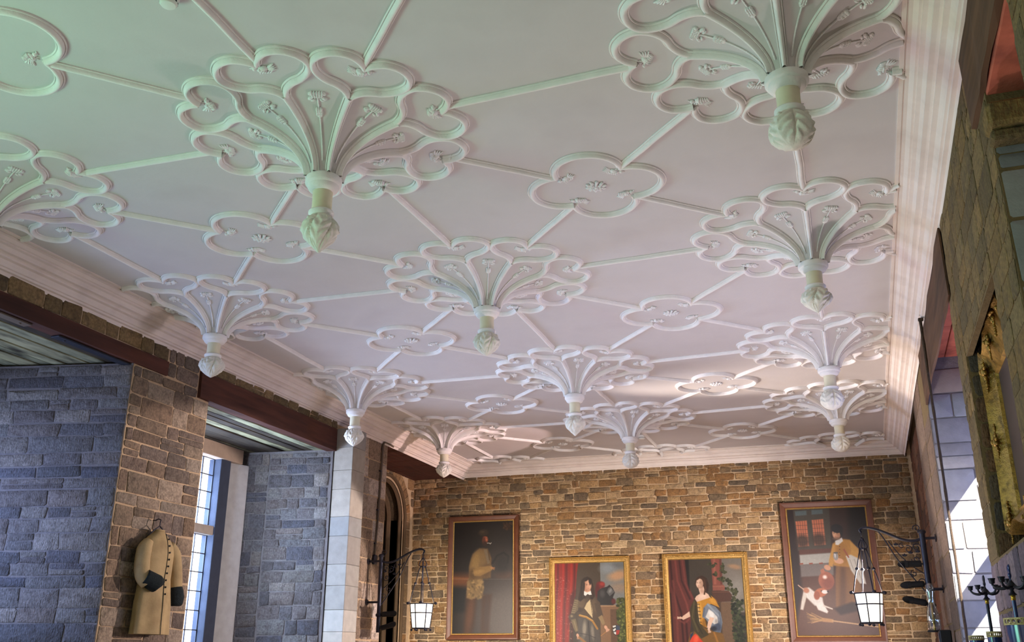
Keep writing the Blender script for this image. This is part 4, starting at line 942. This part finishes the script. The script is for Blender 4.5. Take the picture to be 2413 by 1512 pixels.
def painting(u0, u1, z0, z1, label, art, kind, fw, nx):
    w, h = u1-u0, z1-z0; P = Oe+Ue*((u0+u1)/2)+Ne*.075
    root = empty('painting', (P[0], P[1], z0), label, 'painting'); root.rotation_euler = (0, 0, AL)
    slip = .022 if kind == 'wood' else .018; cw, ch_ = w-2*(fw+slip), h-2*(fw+slip)
    c = Canvas(cw, ch_, nx, (40, 32, 26)); art(c); A = c.finish(); A = np.where(A/255 <= .04045, A/255/12.92, ((A/255+.055)/1.055)**2.4)
    nx_, ny_ = c.nx, c.ny; xs = np.linspace(-cw/2, cw/2, nx_); zs = np.linspace(fw+slip+ch_, fw+slip, ny_)
    XX, ZZ = np.meshgrid(xs, zs); v = np.stack([XX, np.full_like(XX, -.012), ZZ], -1).reshape(-1, 3)
    I = np.arange(nx_*ny_).reshape(ny_, nx_); f = np.stack([I[:-1, :-1], I[1:, :-1], I[1:, 1:], I[:-1, 1:]], -1).reshape(-1, 4)
    me = bpy.data.meshes.new('canvas'); me.from_pydata(v.tolist(), [], f.tolist())
    at = me.color_attributes.new('Col', 'FLOAT_COLOR', 'POINT'); at.data.foreach_set('color', np.concatenate([A.reshape(-1, 3), np.ones((nx_*ny_, 1))], 1).astype(np.float32).ravel())
    me.materials.append(M['paint']); link('canvas', me, root)
    def rails(name, o, i, prof, m):
        """mitred rails between the outer inset o and inner inset i; prof = (t across, depth)"""
        X0, X1, Z0, Z1 = -w/2, w/2, 0, h
        def cor(d): return [(X0+d, Z0+d), (X1-d, Z0+d), (X1-d, Z1-d), (X0+d, Z1-d)]
        for s_ in range(4):
            b = MB(); v = []
            for t, dp in prof:
                q = cor(o+(i-o)*t); a, e = q[s_], q[(s_+1) % 4]; v += [(a[0], -dp, a[1]), (e[0], -dp, e[1])]
            n = len(prof); b.add(v, [(2*k, 2*k+1, 2*k+3, 2*k+2) for k in range(n-1)]); fixn(b.obj(name, M[m], root).data)
    if kind == 'wood':
        rails('frame_rail', 0, fw, [(0, -.055), (0, .040), (.06, .048), (.30, .046), (.85, .030), (1, .020), (1, 0)], 'wood_frame')
        rails('gilt_slip', fw, fw+slip, [(0, .022), (.5, .026), (1, .008), (1, 0)], 'gilt')
    else:
        rails('frame_rail', 0, fw, [(0, -.055), (0, .030), (.10, .040), (.2, .030), (.45, .052), (.62, .052), (.75, .034), (1, .026), (1, 0)], 'gilt')
        rails('gilt_slip', fw, fw+slip, [(0, .028), (.5, .02), (1, .006), (1, 0)], 'gilt')
        b = MB(); st_ = .036
        for (ax, az, bx, bz) in ((-w/2, h, w/2, h), (-w/2, 0, w/2, 0), (-w/2, 0, -w/2, h), (w/2, 0, w/2, h)):
            L = math.hypot(bx-ax, bz-az); n = int(L/st_)
            ins = (fw*.54)*(1 if True else 0)
            for k in range(n):
                t = (k+.5)/n; x, z = ax+(bx-ax)*t, az+(bz-az)*t
                if ax == bx: x -= math.copysign(ins, ax); rot = Matrix.Rotation(R(35), 3, 'Y')
                else: z += -ins if az > .1 else ins; rot = Matrix.Rotation(R(-55), 3, 'Y')
                b.ell((x, -.052, z), (.009, .012, .020), rot, 6, 4)
        b.obj('carved_beading', M['gilt'], root, True)
    return root
painting(-.25, 1.09, 1.89, 4.045, 'tall dark framed painting of a pipe-smoking man in a tan coat, leftmost on end wall', art1, 'wood', .085, 190)
painting(1.66, 3.09, 1.31, 3.26, 'gilt-framed portrait of a long-haired man in armour before a red curtain', art2, 'gilt', .085, 230)
painting(3.66, 5.08, 1.31, 3.27, 'gilt-framed portrait of a woman in a gold dress beside dark curtain and ivy', art3, 'gilt', .085, 230)
painting(5.67, 7.13, 1.82, 4.05, 'brown-framed painting of a man pouring from a jug above a playful dog, behind right lantern', art4, 'wood', .095, 230)

# ------------------------------------------------------------------ the coat on the pier
ct = empty('leather_coat', (LX, 3.27, 1.78), 'long buff leather coat with dark cuffs hanging on the stone pier beside the left window', 'coat')
def ring(y, x, z, hy, hx, n=40, fold=0, ph=0, m=5):
    P = []
    for k in range(n):
        a = 2*math.pi*k/n; e = .85; cx_, sy = math.cos(a), math.sin(a)
        q = 1+fold*math.cos(m*a+ph)*(.5+.5*abs(sy))
        P.append((x+hx*q*math.copysign(abs(cx_)**e, cx_), y+hy*q*math.copysign(abs(sy)**e, sy), z))
    return P
def loft(b, rings, capb=True):
    n = len(rings[0]); v = [p for r_ in rings for p in r_]; f = []
    for i in range(len(rings)-1):
        for k in range(n): f.append((i*n+k, i*n+(k+1) % n, (i+1)*n+(k+1) % n, (i+1)*n+k))
    f.append(tuple(range(n))); 
    if capb: f.append(tuple(range((len(rings)-1)*n, len(rings)*n)))
    b.add(v, f)
spec = [(1.01, -.01, .105, .055, .045, 0), (.985, -.01, .105, .075, .055, 0), (.955, -.01, .105, .115, .070, 0), (.915, -.01, .108, .165, .082, 0), (.86, -.01, .112, .200, .095, 0), (.78, -.01, .115, .212, .105, 0), (.66, -.005, .115, .205, .105, .01),
        (.54, 0, .112, .200, .100, .015), (.42, 0, .115, .212, .105, .035), (.28, 0, .118, .228, .112, .06), (.14, .0, .120, .226, .112, .10), (.04, 0, .122, .230, .114, .12), (.0, 0, .122, .231, .115, .13)]
b = MB(); loft(b, [ring(y, x, z, hy, hx, fold=fo) for z, y, x, hy, hx, fo in spec], False); fixn(b.obj('body', M['coat'], ct, True).data)
def limb(path, rads, n=18):
    b = MB(); b.tube([p for p in spline(path, 5)], list(np.interp(np.linspace(0, len(rads)-1, (len(rads)-1)*5+1), range(len(rads)), rads)), n); return b
b = limb([(.115, -.165, .88), (.125, -.222, .80), (.135, -.240, .66), (.165, -.245, .54), (.205, -.205, .47)], [.058, .074, .076, .072, .068]); sl1 = b.obj('sleeve', M['coat'], ct, True)
b = limb([(.115, .150, .88), (.120, .222, .80), (.125, .262, .66), (.130, .292, .52), (.140, .300, .42)], [.060, .080, .082, .078, .072]); sl2 = b.obj('sleeve', M['coat'], ct, True)
b = limb([(.190, -.245, .535), (.215, -.190, .505), (.240, -.120, .475), (.243, -.110, .470)], [.078, .084, .088, .070]); b.obj('cuff', M['fur'], sl1, True)['label'] = 'dark turned-back cuff'
b = limb([(.136, .296, .47), (.142, .302, .42), (.148, .306, .36), (.150, .306, .30), (.150, .306, .285)], [.074, .086, .090, .078, .05])
b.obj('cuff', M['fur'], sl2, True)['label'] = 'dark bell-shaped cuff'
def front(z):
    zs = [s_[0] for s_ in spec][::-1]; xs = [s_[2]+s_[4]*(1+s_[5]) for s_ in spec][::-1]; return float(np.interp(z, zs, xs))
b = MB(); b.tube([(front(z)+.001-.012*abs(.0), .03-.02*(1-z), z) for z in np.linspace(.985, .0, 24)], .0035, 6); b.obj('front_seam', M['fur'], ct)
for k in range(9):
    z = .93-.068*k; b = MB(); b.ell((front(z)+.006, .035-.02*(1-z)+.018, z), (.007, .010, .010), nu=10, nv=6); b.obj('button', M['black'], ct, True)
b = MB(); b.tube(ring(-.01, .105, 1.012, .052, .043, 24), .010, 6, True); b.obj('collar', M['coat'], ct, True)
b = MB(); b.tube([(.105, -.16, .955), (.105, -.06, 1.03), (.105, -.01, 1.06), (.105, -.01, 1.10), (.095, .012, 1.125), (.07, .0, 1.135), (.045, -.01, 1.12), (.01, -.01, 1.12)], .006, 6); b.tube([(.105, -.01, 1.06), (.105, .05, 1.025), (.105, .14, .955)], .006, 6); b.obj('hanger', M['iron'], ct, True)

# ------------------------------------------------------------------ wrought iron lamp brackets, lanterns, spotlights
def spiral(c, r0, turns, a0, s_=1, n=22):
    return [(c[0]+r0*(1-.75*i/n)*math.cos(a0+s_*turns*6.28*i/n), c[1], c[2]+r0*(1-.75*i/n)*math.sin(a0+s_*turns*6.28*i/n)) for i in range(n+1)]
def bracket(x, y, wall, dirx, label, rad):
    o = empty('lamp_bracket', (x, y, 1.92), label, 'lamp bracket', 'wrought iron lamp brackets'); D = dirx
    b = MB(); b.tube([(0, 0, 0), (0, 0, 1.06)], rad, 10); b.ell((0, 0, 1.075), (rad*1.5, rad*1.5, .03)); b.ell((0, 0, .24), (rad*1.6, rad*1.6, .035)); b.obj('pole', M['iron'], o, True, 40)
    for z in (1.00, .42):
        b = MB(); L = wall-x; b.tube([(0, 0, z), (L*.6, 0, z), (L-math.copysign(.005, L), 0, z)], .016, 8); b.lathe([(.001, 0), (.045, 0), (.045, .012), (.001, .016)], 16); 
        # rose plate turned onto the wall
        n0 = len(b.v)-64; sg = -1 if L > 0 else 1
        for i in range(n0, len(b.v)):
            px_, py_, pz_ = b.v[i]; b.v[i] = (L+sg*pz_, py_, z+px_)
        b.obj('wall_stay', M['iron'], o, True, 40)
    tip = .66
    arm = spline([(0, 0, 1.0), (D*.10, 0, .975), (D*.24, 0, 1.00), (D*.40, 0, 1.08), (D*.54, 0, 1.135), (D*.64, 0, 1.15), (D*.69, 0, 1.125), (D*.675, 0, 1.09)], 6)
    b = MB(); b.tube(arm, [.017]*(len(arm)-12)+[.013]*12, 8); b.obj('arm', M['iron'], o, True)
    b = MB()
    b.tube(spline([(0, 0, .34), (D*.12, 0, .50), (D*.30, 0, .76), (D*.42, 0, 1.0), (D*.48, 0, 1.10)], 6), .008, 6)
    b.tube(spline([(0, 0, .58), (D*.12, 0, .66), (D*.26, 0, .80), (D*.38, 0, .98)], 6), .007, 6); b.obj('brace', M['iron'], o, True)
    for c, r0, t, a0, s_ in (((D*.08, 0, .90), .05, 1.2, 0, 1), ((D*.17, 0, .88), .045, 1.3, 2, -1), ((D*.10, 0, .76), .05, 1.2, 3, 1), ((D*.24, 0, .92), .035, 1.2, 1, 1), ((D*.06, 0, .50), .05, 1.2, 4, -1), ((D*.14, 0, .60), .04, 1.1, 2, 1), ((D*.05, 0, 1.12), .045, 1.2, 3.5, -1)):
        b = MB(); b.tube(spiral(c, r0, t, a0, s_), .006, 6); b.obj('scroll', M['iron'], o, True)
    for px_, pz_ in ((.15, .83), (.22, .80), (.07, .84), (.30, .93)):
        b = MB()
        for k in range(3): a = R(90+(k-1)*55); b.ell((D*px_+.016*math.cos(a), 0, pz_+.016*math.sin(a)), (.018, .006, .011), Matrix.Rotation(-a, 3, 'Y'), 8, 4)
        b.obj('leaf', M['iron'], o, True)
    return (x+D*.675, y, 1.92+1.075)
def lantern(p, label):
    o = empty('hanging_lantern', (p[0], p[1], p[2]-1.04), label, 'lantern', 'hanging iron lanterns'); H = .345
    b = MB(); n = 24
    prof = [(.118, .022), (.125, .06), (.138, .16), (.151, .27), (.158, H), (.150, H), (.130, .16), (.112, .03), (.001, .028)]
    b.lathe(prof, n); b.obj('glass_shade', M['opal'], o, True, 50)
    for z, r_ in ((.018, .124), (.225, .150), (H+.004, .164)):
        b = MB(); b.tube([(r_*math.cos(a), r_*math.sin(a), z) for a in np.linspace(0, 2*math.pi, 29)[:-1]], .0085, 6, True); b.obj('frame_ring', M['iron'], o, True)
    for k in range(6):
        a = R(20+60*k); b = MB(); b.tube([(.124*math.cos(a), .124*math.sin(a), .01), (.150*math.cos(a), .150*math.sin(a), .225), (.164*math.cos(a), .164*math.sin(a), H)], .0075, 6); b.obj('frame_bar', M['iron'], o, True)
        b = MB(); b.ell((.135*math.cos(a), .135*math.sin(a), -.004), (.018, .018, .016)); b.obj('foot_scroll', M['iron'], o, True)
    for k in range(4):
        a = R(20+90*k); ca, sa = math.cos(a), math.sin(a)
        b = MB(); b.tube([(r_*ca, r_*sa, z) for r_, z in ((.185, H+.035), (.20, H+.02), (.192, H+.0), (.172, H+.01), (.150, .46), (.118, .585), (.098, .63))], .0075, 6)
        b.ell((.198*ca, .198*sa, H+.014), (.024, .024, .02)); b.obj('hanging_rod', M['iron'], o, True)
        b = MB(); b.ell((.100*ca, .100*sa, .632), (.022, .022, .020)); b.tube([(.098*ca, .098*sa, .64), (.058*ca, .058*sa, .80), (.036*ca, .036*sa, .865)], .007, 6); b.obj('upper_rod', M['iron'], o, True)
        b = MB(); b.tube(spline([(.018*ca, .018*sa, .86), (.052*ca, .052*sa, .885), (.045*ca, .045*sa, .925), (.020*ca, .020*sa, .965), (.012*ca, .012*sa, .985)], 5), .007, 6); b.obj('crown_bar', M['iron'], o, True)
    b = MB(); b.ell((0, 0, .865), (.034, .034, .018)); b.ell((0, 0, .985), (.022, .022, .012)); b.tube([(0, 0, .98), (0, 0, 1.01)], .007, 6)
    b.tube([(.0, .022*math.cos(t), 1.03+.022*math.sin(t)) for t in np.linspace(0, 6.28, 17)[:-1]], .006, 6, True); b.obj('crown', M['iron'], o, True)
    light('lantern_lamp', 'POINT', (p[0], p[1], p[2]-1.04+.16), 8, (1.0, .80, .56), rad=.10)
    return o
def spotlamp(x, y, z, dx, dz, label, px):
    o = empty('spotlight', (x, y, z), label, 'spotlight', 'black spotlights on the lamp brackets'); o.scale = (.8, .8, .8)
    d = Vector((dx, 0, dz)).normalized(); q = d.to_track_quat('Z', 'X').to_matrix()
    b = MB(); b.lathe([(.001, -.03), (.034, -.03), (.044, -.02), (.046, .0), (.046, .15), (.052, .155), (.052, .20), (.046, .20), (.044, .165), (.001, .16)], 20)
    b.v = [tuple(q @ Vector(v)) for v in b.v]; hs_ = b.obj('housing', M['black'], o, True, 40)
    b = MB()
    for i in range(11):                                   # half cowl over the mouth
        a = math.pi*(i/10)
    n = 12; v = []
    for t in (.19, .30):
        for i in range(n+1):
            a = math.pi*i/n; r_ = .052; v.append(tuple(q @ Vector((r_*math.cos(a), r_*math.sin(a), t if t < .2 else .20+.10*math.sin(a)))))
    up = q @ Vector((0, 1, 0))
    if up.z < 0:
        v = []
        for t in (.19, .30):
            for i in range(n+1):
                a = -math.pi*i/n; v.append(tuple(q @ Vector((.052*math.cos(a), .052*math.sin(a), t if t < .2 else .20+.10*abs(math.sin(a))))))
    b.add(v, [(i, i+1, n+1+i+1, n+1+i) for i in range(n)]); b.obj('cowl', M['black'], hs_, True)
    b = MB(); b.tube([(-.0*d.x, 0, 0), ((px-x)/.8, 0, -.01)], .012, 8); b.obj('mounting_arm', M['iron'], o, True)
    return o
LBX, LBY = -3.57, 8.05
p = bracket(LBX, LBY, LX, 1, 'black wrought iron lamp bracket on the pale pier left of the doorway arch', .030); lantern(p, 'lit iron lantern with opal glass hanging before the far left corner')
spotlamp(LBX+.07, LBY, 2.17, 1, .04, 'upper black spotlight on the left lamp bracket', LBX); spotlamp(LBX+.07, LBY, 1.985, 1, .25, 'lower black spotlight on the left lamp bracket, tilted upwards', LBX)
RBX, RBY = 3.80, 7.55
p = bracket(RBX, RBY, RX, -1, 'black wrought iron lamp bracket on the right wall before the tall brown painting', .034); lantern(p, 'lit iron lantern with opal glass hanging in front of the brown-framed painting')
for z, dz, lab in ((2.63, .0, 'topmost black spotlight on the right lamp bracket'), (2.40, -.04, 'middle black spotlight on the right lamp bracket'), (2.19, .22, 'lowest black spotlight on the right lamp bracket, tilted upwards')):
    spotlamp(RBX-.07, RBY, z, -1, dz, lab, RBX)

# ------------------------------------------------------------------ conduit on the left pier, hanging cable at the right, glass chimney, dark case
b = MB(); X = LX+.02
b.tube(spline([(X, 8.66, 4.76), (X, 8.50, 4.775), (X, 8.36, 4.77), (X, 8.31, 4.72), (X, 8.295, 4.60), (X, 8.25, 3.7), (X, 8.20, 3.02)], 6), .016, 8)
cd = b.obj('conduit_pipe', M['conduit'], None, True); tag(cd, 'thin dark conduit pipe bent under the cornice, running down the pale left pier', 'pipe')
b = MB(); b.box((X+.005, 8.20, 2.96), (.05, .09, .14), ch=.01); b.obj('junction_box', M['iron'], cd)
for z in (4.3, 3.7, 3.2): b = MB(); b.box((X-.004, 8.20+.09*(z-3.0)/1.7, z), (.03, .06, .02), ch=.004); b.obj('clip', M['iron'], cd)
b = MB(); r = random.Random(4)
b.tube([(3.905+r.uniform(-.0015, .0015), 4.86+r.uniform(-.003, .003), 4.745-3.4*i/40) for i in range(41)], [.013+r.uniform(-.002, .002) for _ in range(41)], 8)
cb2 = tag(b.obj('hanging_cable', M['rope'], None, True), 'thick dark cable hanging straight down in front of the sunlit right recess', 'cable')
b = MB(); b.box((3.91, 4.86, 4.75), (.05, .04, .03), ch=.006); b.obj('fixing_block', M['rope'], cb2)
gl = empty('glass_chimney', (3.79, 7.36, 1.86), 'clear glass lamp chimney beside the lower end of the right bracket pole', 'lamp glass')
b = MB(); b.lathe([(.072, .02), (.072, .14), (.062, .22), (.036, .30), (.034, .36), (.050, .44), (.046, .50), (.030, .53), (.001, .54)], 24); b.obj('glass', M['clear'], gl, True)
b = MB(); b.lathe([(.001, 0), (.078, 0), (.082, .012), (.074, .02), (.001, .022)], 24); b.obj('base_ring', M['black'], gl, True, 40)
b = MB(); b.lathe([(.012, .02), (.012, .30), (.02, .31), (.001, .33)], 12); b.obj('burner', M['brass'], gl, True, 40)
b = MB(); b.tube([(0, 0, .45), (.05, .0, .46), (.15, 0, .46)], .010, 6); b.obj('wall_arm', M['iron'], gl, True)
kc = empty('wall_case', (3.86, 6.9, 1.45), 'narrow dark upright case on the right wall below the lamp bracket', 'case')
b = MB(); b.box((0, 0, .21), (.12, .16, .42), ch=.012); b.obj('body', M['black'], kc)
b = MB(); b.box((-.064, 0, .21), (.008, .12, .36), ch=.003); b.obj('front_panel', M['iron'], kc)

# ------------------------------------------------------------------ gilt rococo frame in the niche
gf = empty('ornate_picture', (4.10, 1.49, 2.36), 'ornate gilded portrait with scrolled crest set inside the right wall niche', 'painting')
hw, hh = .80, 1.22            # half width along y, height
def outer(s_):                # serpentine outline around the frame, s in 0..1, (y,z)
    return s_
top = [(-hw, 1.16), (-hw*.92, 1.25), (-hw*.72, 1.19), (-hw*.55, 1.24), (-hw*.42, 1.34), (-hw*.22, 1.30), (-hw*.12, 1.36), (0, 1.42)]
side = [(-hw, 1.16), (-hw*1.0, 1.05), (-hw*.94, .85), (-hw*.965, .60), (-hw*.94, .35), (-hw*1.0, .12), (-hw*1.0, 0.0)]
bot = [(-hw, 0), (-hw*.8, -.03), (-hw*.5, .03), (-hw*.2, -.02), (0, -.04)]
lf = [tuple(p) for p in spline(bot[::-1], 5)[:-1]]+[tuple(p) for p in spline(side[::-1], 5)[:-1]]+[tuple(p) for p in spline(top, 5)]
ol = lf+[(-y, z) for y, z in lf[1:-1]][::-1]
iw, iz0, iz1 = .66, .14, 1.06
def inn(y, z):
    t = max(abs(y)/iw, abs(z-.6)/.46); yy, zz_ = y/t, .6+(z-.6)/t; return (yy, zz_)
b = MB(); v = []; n = len(ol)
for y, z in ol:
    iy, iz_ = inn(y, z)
    for t, dx in ((1.0, .04), (1.0, -.055), (.93, -.075), (.80, -.050), (.35, .0), (.12, .018), (.06, .006), (0, .03)):
        v.append((dx, iy+(y-iy)*t, iz_+(z-iz_)*t))
b.add(v, [(i*8+k, i*8+k+1, ((i+1) % n)*8+k+1, ((i+1) % n)*8+k) for i in range(n) for k in range(7)]); gfr = b.obj('frame', M['gilt_dark'], gf, True, 35); fixn(gfr.data)
c = Canvas(1.32, .92, 130, (58, 46, 40)); c.E(.5, .35, .5, .4, (92, 76, 68), 0, 1); c.E(.55, .5, .22, .3, (60, 44, 44), 0, .4); c.E(.55, .2, .07, .09, (206, 166, 140), 0, .3); c.E(.5, .42, .05, .16, (150, 130, 122), 10, .7)
c.E(.86, .36, .05, .2, (170, 140, 130), 5, .8); c.P([(.7, 0), (1.1, 0), (1.1, .8), (.8, .8)], (104, 82, 76), .2, .6)
A = c.finish(); A = ((A/255+.055)/1.055)**2.4; I = np.arange(c.nx*c.ny).reshape(c.ny, c.nx)
YY, ZZ = np.meshgrid(np.linspace(iw, -iw, c.nx), np.linspace(iz1, iz0, c.ny)); v = np.stack([np.full_like(YY, .028), YY, ZZ], -1).reshape(-1, 3)
me = bpy.data.meshes.new('canvas'); me.from_pydata(v.tolist(), [], np.stack([I[:-1, :-1], I[1:, :-1], I[1:, 1:], I[:-1, 1:]], -1).reshape(-1, 4).tolist())
at = me.color_attributes.new('Col', 'FLOAT_COLOR', 'POINT'); at.data.foreach_set('color', np.concatenate([A.reshape(-1, 3), np.ones((c.nx*c.ny, 1))], 1).astype(np.float32).ravel()); me.materials.append(M['paint']); link('canvas', me, gf)
def carving(y, z, s_, seed):
    r = random.Random(seed); b = MB()
    s_ *= .75; b.ell((-.052, y, z), (.030*s_, .042*s_, .042*s_)); b.ell((-.072, y, z), (.016*s_, .022*s_, .022*s_))
    for k in range(9): a = 2*math.pi*k/9; b.ell((-.050, y+.058*s_*math.cos(a), z+.062*s_*math.sin(a)), (.016*s_, .026*s_, .014*s_), Matrix.Rotation(a, 3, 'X'), 8, 4)
    for k in range(7):
        for sg in (-1, 1): b.ell((-.045, y+r.uniform(-.012, .012)*s_, z+sg*(.07+.018*k)*s_), (.012*s_, (.026-.002*k)*s_, .012*s_), Matrix.Rotation(r.uniform(-1, 1), 3, 'X'), 7, 4)
    b.obj('carved_shell', M['gilt_dark'], gfr, True)
for y, z, s_ in ((hw*.93, .60, 1), (-hw*.93, .60, 1), (hw*.93, 1.10, 1.1), (-hw*.93, 1.10, 1.1), (hw*.93, .06, 1.0), (-hw*.93, .06, 1.0), (0, 1.30, 1.2), (0, .0, .9), (hw*.45, 1.20, .9), (-hw*.45, 1.20, .9)): carving(y, z, s_, int(z*100+y*10))

# ------------------------------------------------------------------ shelf, candelabra and blue vessels at the lower right
b = MB(); b.box((3.76, .7, 1.44), (.36, 4.0, .06), ch=.01); sh = tag(b.obj('wall_shelf', M['beam_dark']), 'dark shelf along the right wall carrying the candelabra', 'shelf')
for y in (-1.1, .4, 2.4): b = MB(); b.box((3.86, y, 1.31), (.17, .06, .20), ch=.01); b.obj('shelf_bracket', M['beam_dark'], sh)
def candelabrum(x, y, ztop, label, blue):
    z0 = 1.47; H = ztop-z0; o = empty('candelabrum', (x, y, z0), label, 'candelabrum', 'dark candelabra on the right shelf'); K = .70; zc = H-.155*K
    b = MB(); b.lathe([(.042, 0), (.042, .012), (.028, .03), (.014, .05), (.010, .06)], 20); b.obj('foot', M['iron'], o, True, 40)
    b = MB(); b.lathe([(.0095, .055), (.0095, zc-.055), (.0095, zc-.05)], 14); b.obj('stem', M['blue' if blue else 'iron'], o, True, 40)
    b = MB(); b.lathe([(.014*K, zc-.082*K), (.017*K, zc-.075*K), (.014*K, zc-.066*K), (.017*K, zc-.058*K), (.014*K, zc-.050*K)], 14); b.obj('collar_ring', M['brass'], o, True, 40)
    b = MB(); b.lathe([(r_*K, zc+z*K) for r_, z in ((.012, -.052), (.030, -.046), (.016, -.030), (.010, -.015), (.022, 0), (.034, .012), (.024, .03), (.012, .045), (.006, .06))], 16); b.obj('hub', M['iron'], o, True, 40)
    for k in range(5):
        a = R(72*k+20); ca, sa = math.cos(a), math.sin(a); b = MB(); r_ = .118*K
        pa = spline([(.018*K*ca, .018*K*sa, zc+.012*K), (.055*K*ca, .055*K*sa, zc-.002*K), (.095*K*ca, .095*K*sa, zc+.006*K), (r_*ca, r_*sa, zc+.026*K)], 5)
        b.tube(pa, list(np.linspace(.013*K, .008*K, len(pa))), 8); ar = b.obj('arm', M['iron'], o, True)
        b = MB(); b.lathe([(q*K, zc+z*K) for q, z in ((.006, .022), (.008, .032), (.018, .036), (.021, .060), (.025, .064), (.025, .070), (.017, .070), (.015, .045), (.001, .044))], 14, (r_*ca, r_*sa, 0)); b.obj('candle_cup', M['iron'], ar, True, 40)
    b = MB(); b.ell((0, 0, zc+.085*K), (.012*K, .012*K, .024*K)); b.ell((.0, 0, zc+.112*K), (.010*K, .010*K, .011*K))
    for s_ in (-1, 1): b.ell((0, s_*.020*K, zc+.122*K), (.009*K, .016*K, .038*K), Matrix.Rotation(-s_*.25, 3, 'X'), 8, 6); b.tube([(0, s_*.007*K, zc+.07*K), (0, s_*.012*K, zc+.055*K), (0, s_*.004*K, zc+.045*K)], .004*K, 6)
    b.obj('winged_finial', M['blue' if blue else 'iron'], o, True)
    return o
candelabrum(3.765, .36, 1.99, 'nearer dark five-armed candelabrum with blue stem, at the bottom right corner', True)
candelabrum(3.79, 1.74, 2.045, 'farther black five-armed candelabrum with winged finial, before the sunlit recess', False)
def vessel(x, y, r_, zt, label):
    z0 = 1.47; h = zt-z0; o = empty('blue_vessel', (x, y, z0), label, 'vessel', 'blue vessels with pale lattice rims')
    b = MB(); b.lathe([(r_*.80, 0), (r_*.84, .01), (r_*.9, h*.3), (r_*.97, h*.75), (r_*.98, h-.018), (r_*.9, h-.018), (r_*.8, .02), (.001, .02)], 28); b.obj('body', M['blue'], o, True, 40)
    b = MB(); n = 22
    for k in range(n):
        a = 2*math.pi*k/n; b.tube([(r_*math.cos(a+.28*math.cos(t)*.5)*1.0, r_*math.sin(a+.28*math.cos(t)*.5), h-.006+.011*math.sin(t)) for t in np.linspace(0, 6.28, 9)[:-1]], .0022, 4, True)
    for z in (h-.019, h+.006): b.tube([(r_*math.cos(a), r_*math.sin(a), z) for a in np.linspace(0, 6.28, 29)[:-1]], .003, 5, True)
    b.obj('lattice_rim', M['rim'], o, True); return o
vessel(3.735, -.15, .085, 1.715, 'largest blue vessel with pale lattice rim in the bottom right corner')
vessel(3.80, .62, .045, 1.725, 'blue vessel half hidden behind the largest one at bottom right')
vessel(3.745, 1.20, .038, 1.695, 'small blue vessel right beside the stem of the farther candelabrum')
vessel(3.755, 2.35, .046, 1.70, 'blue vessel farthest along the right shelf, left of the farther candelabrum stem')
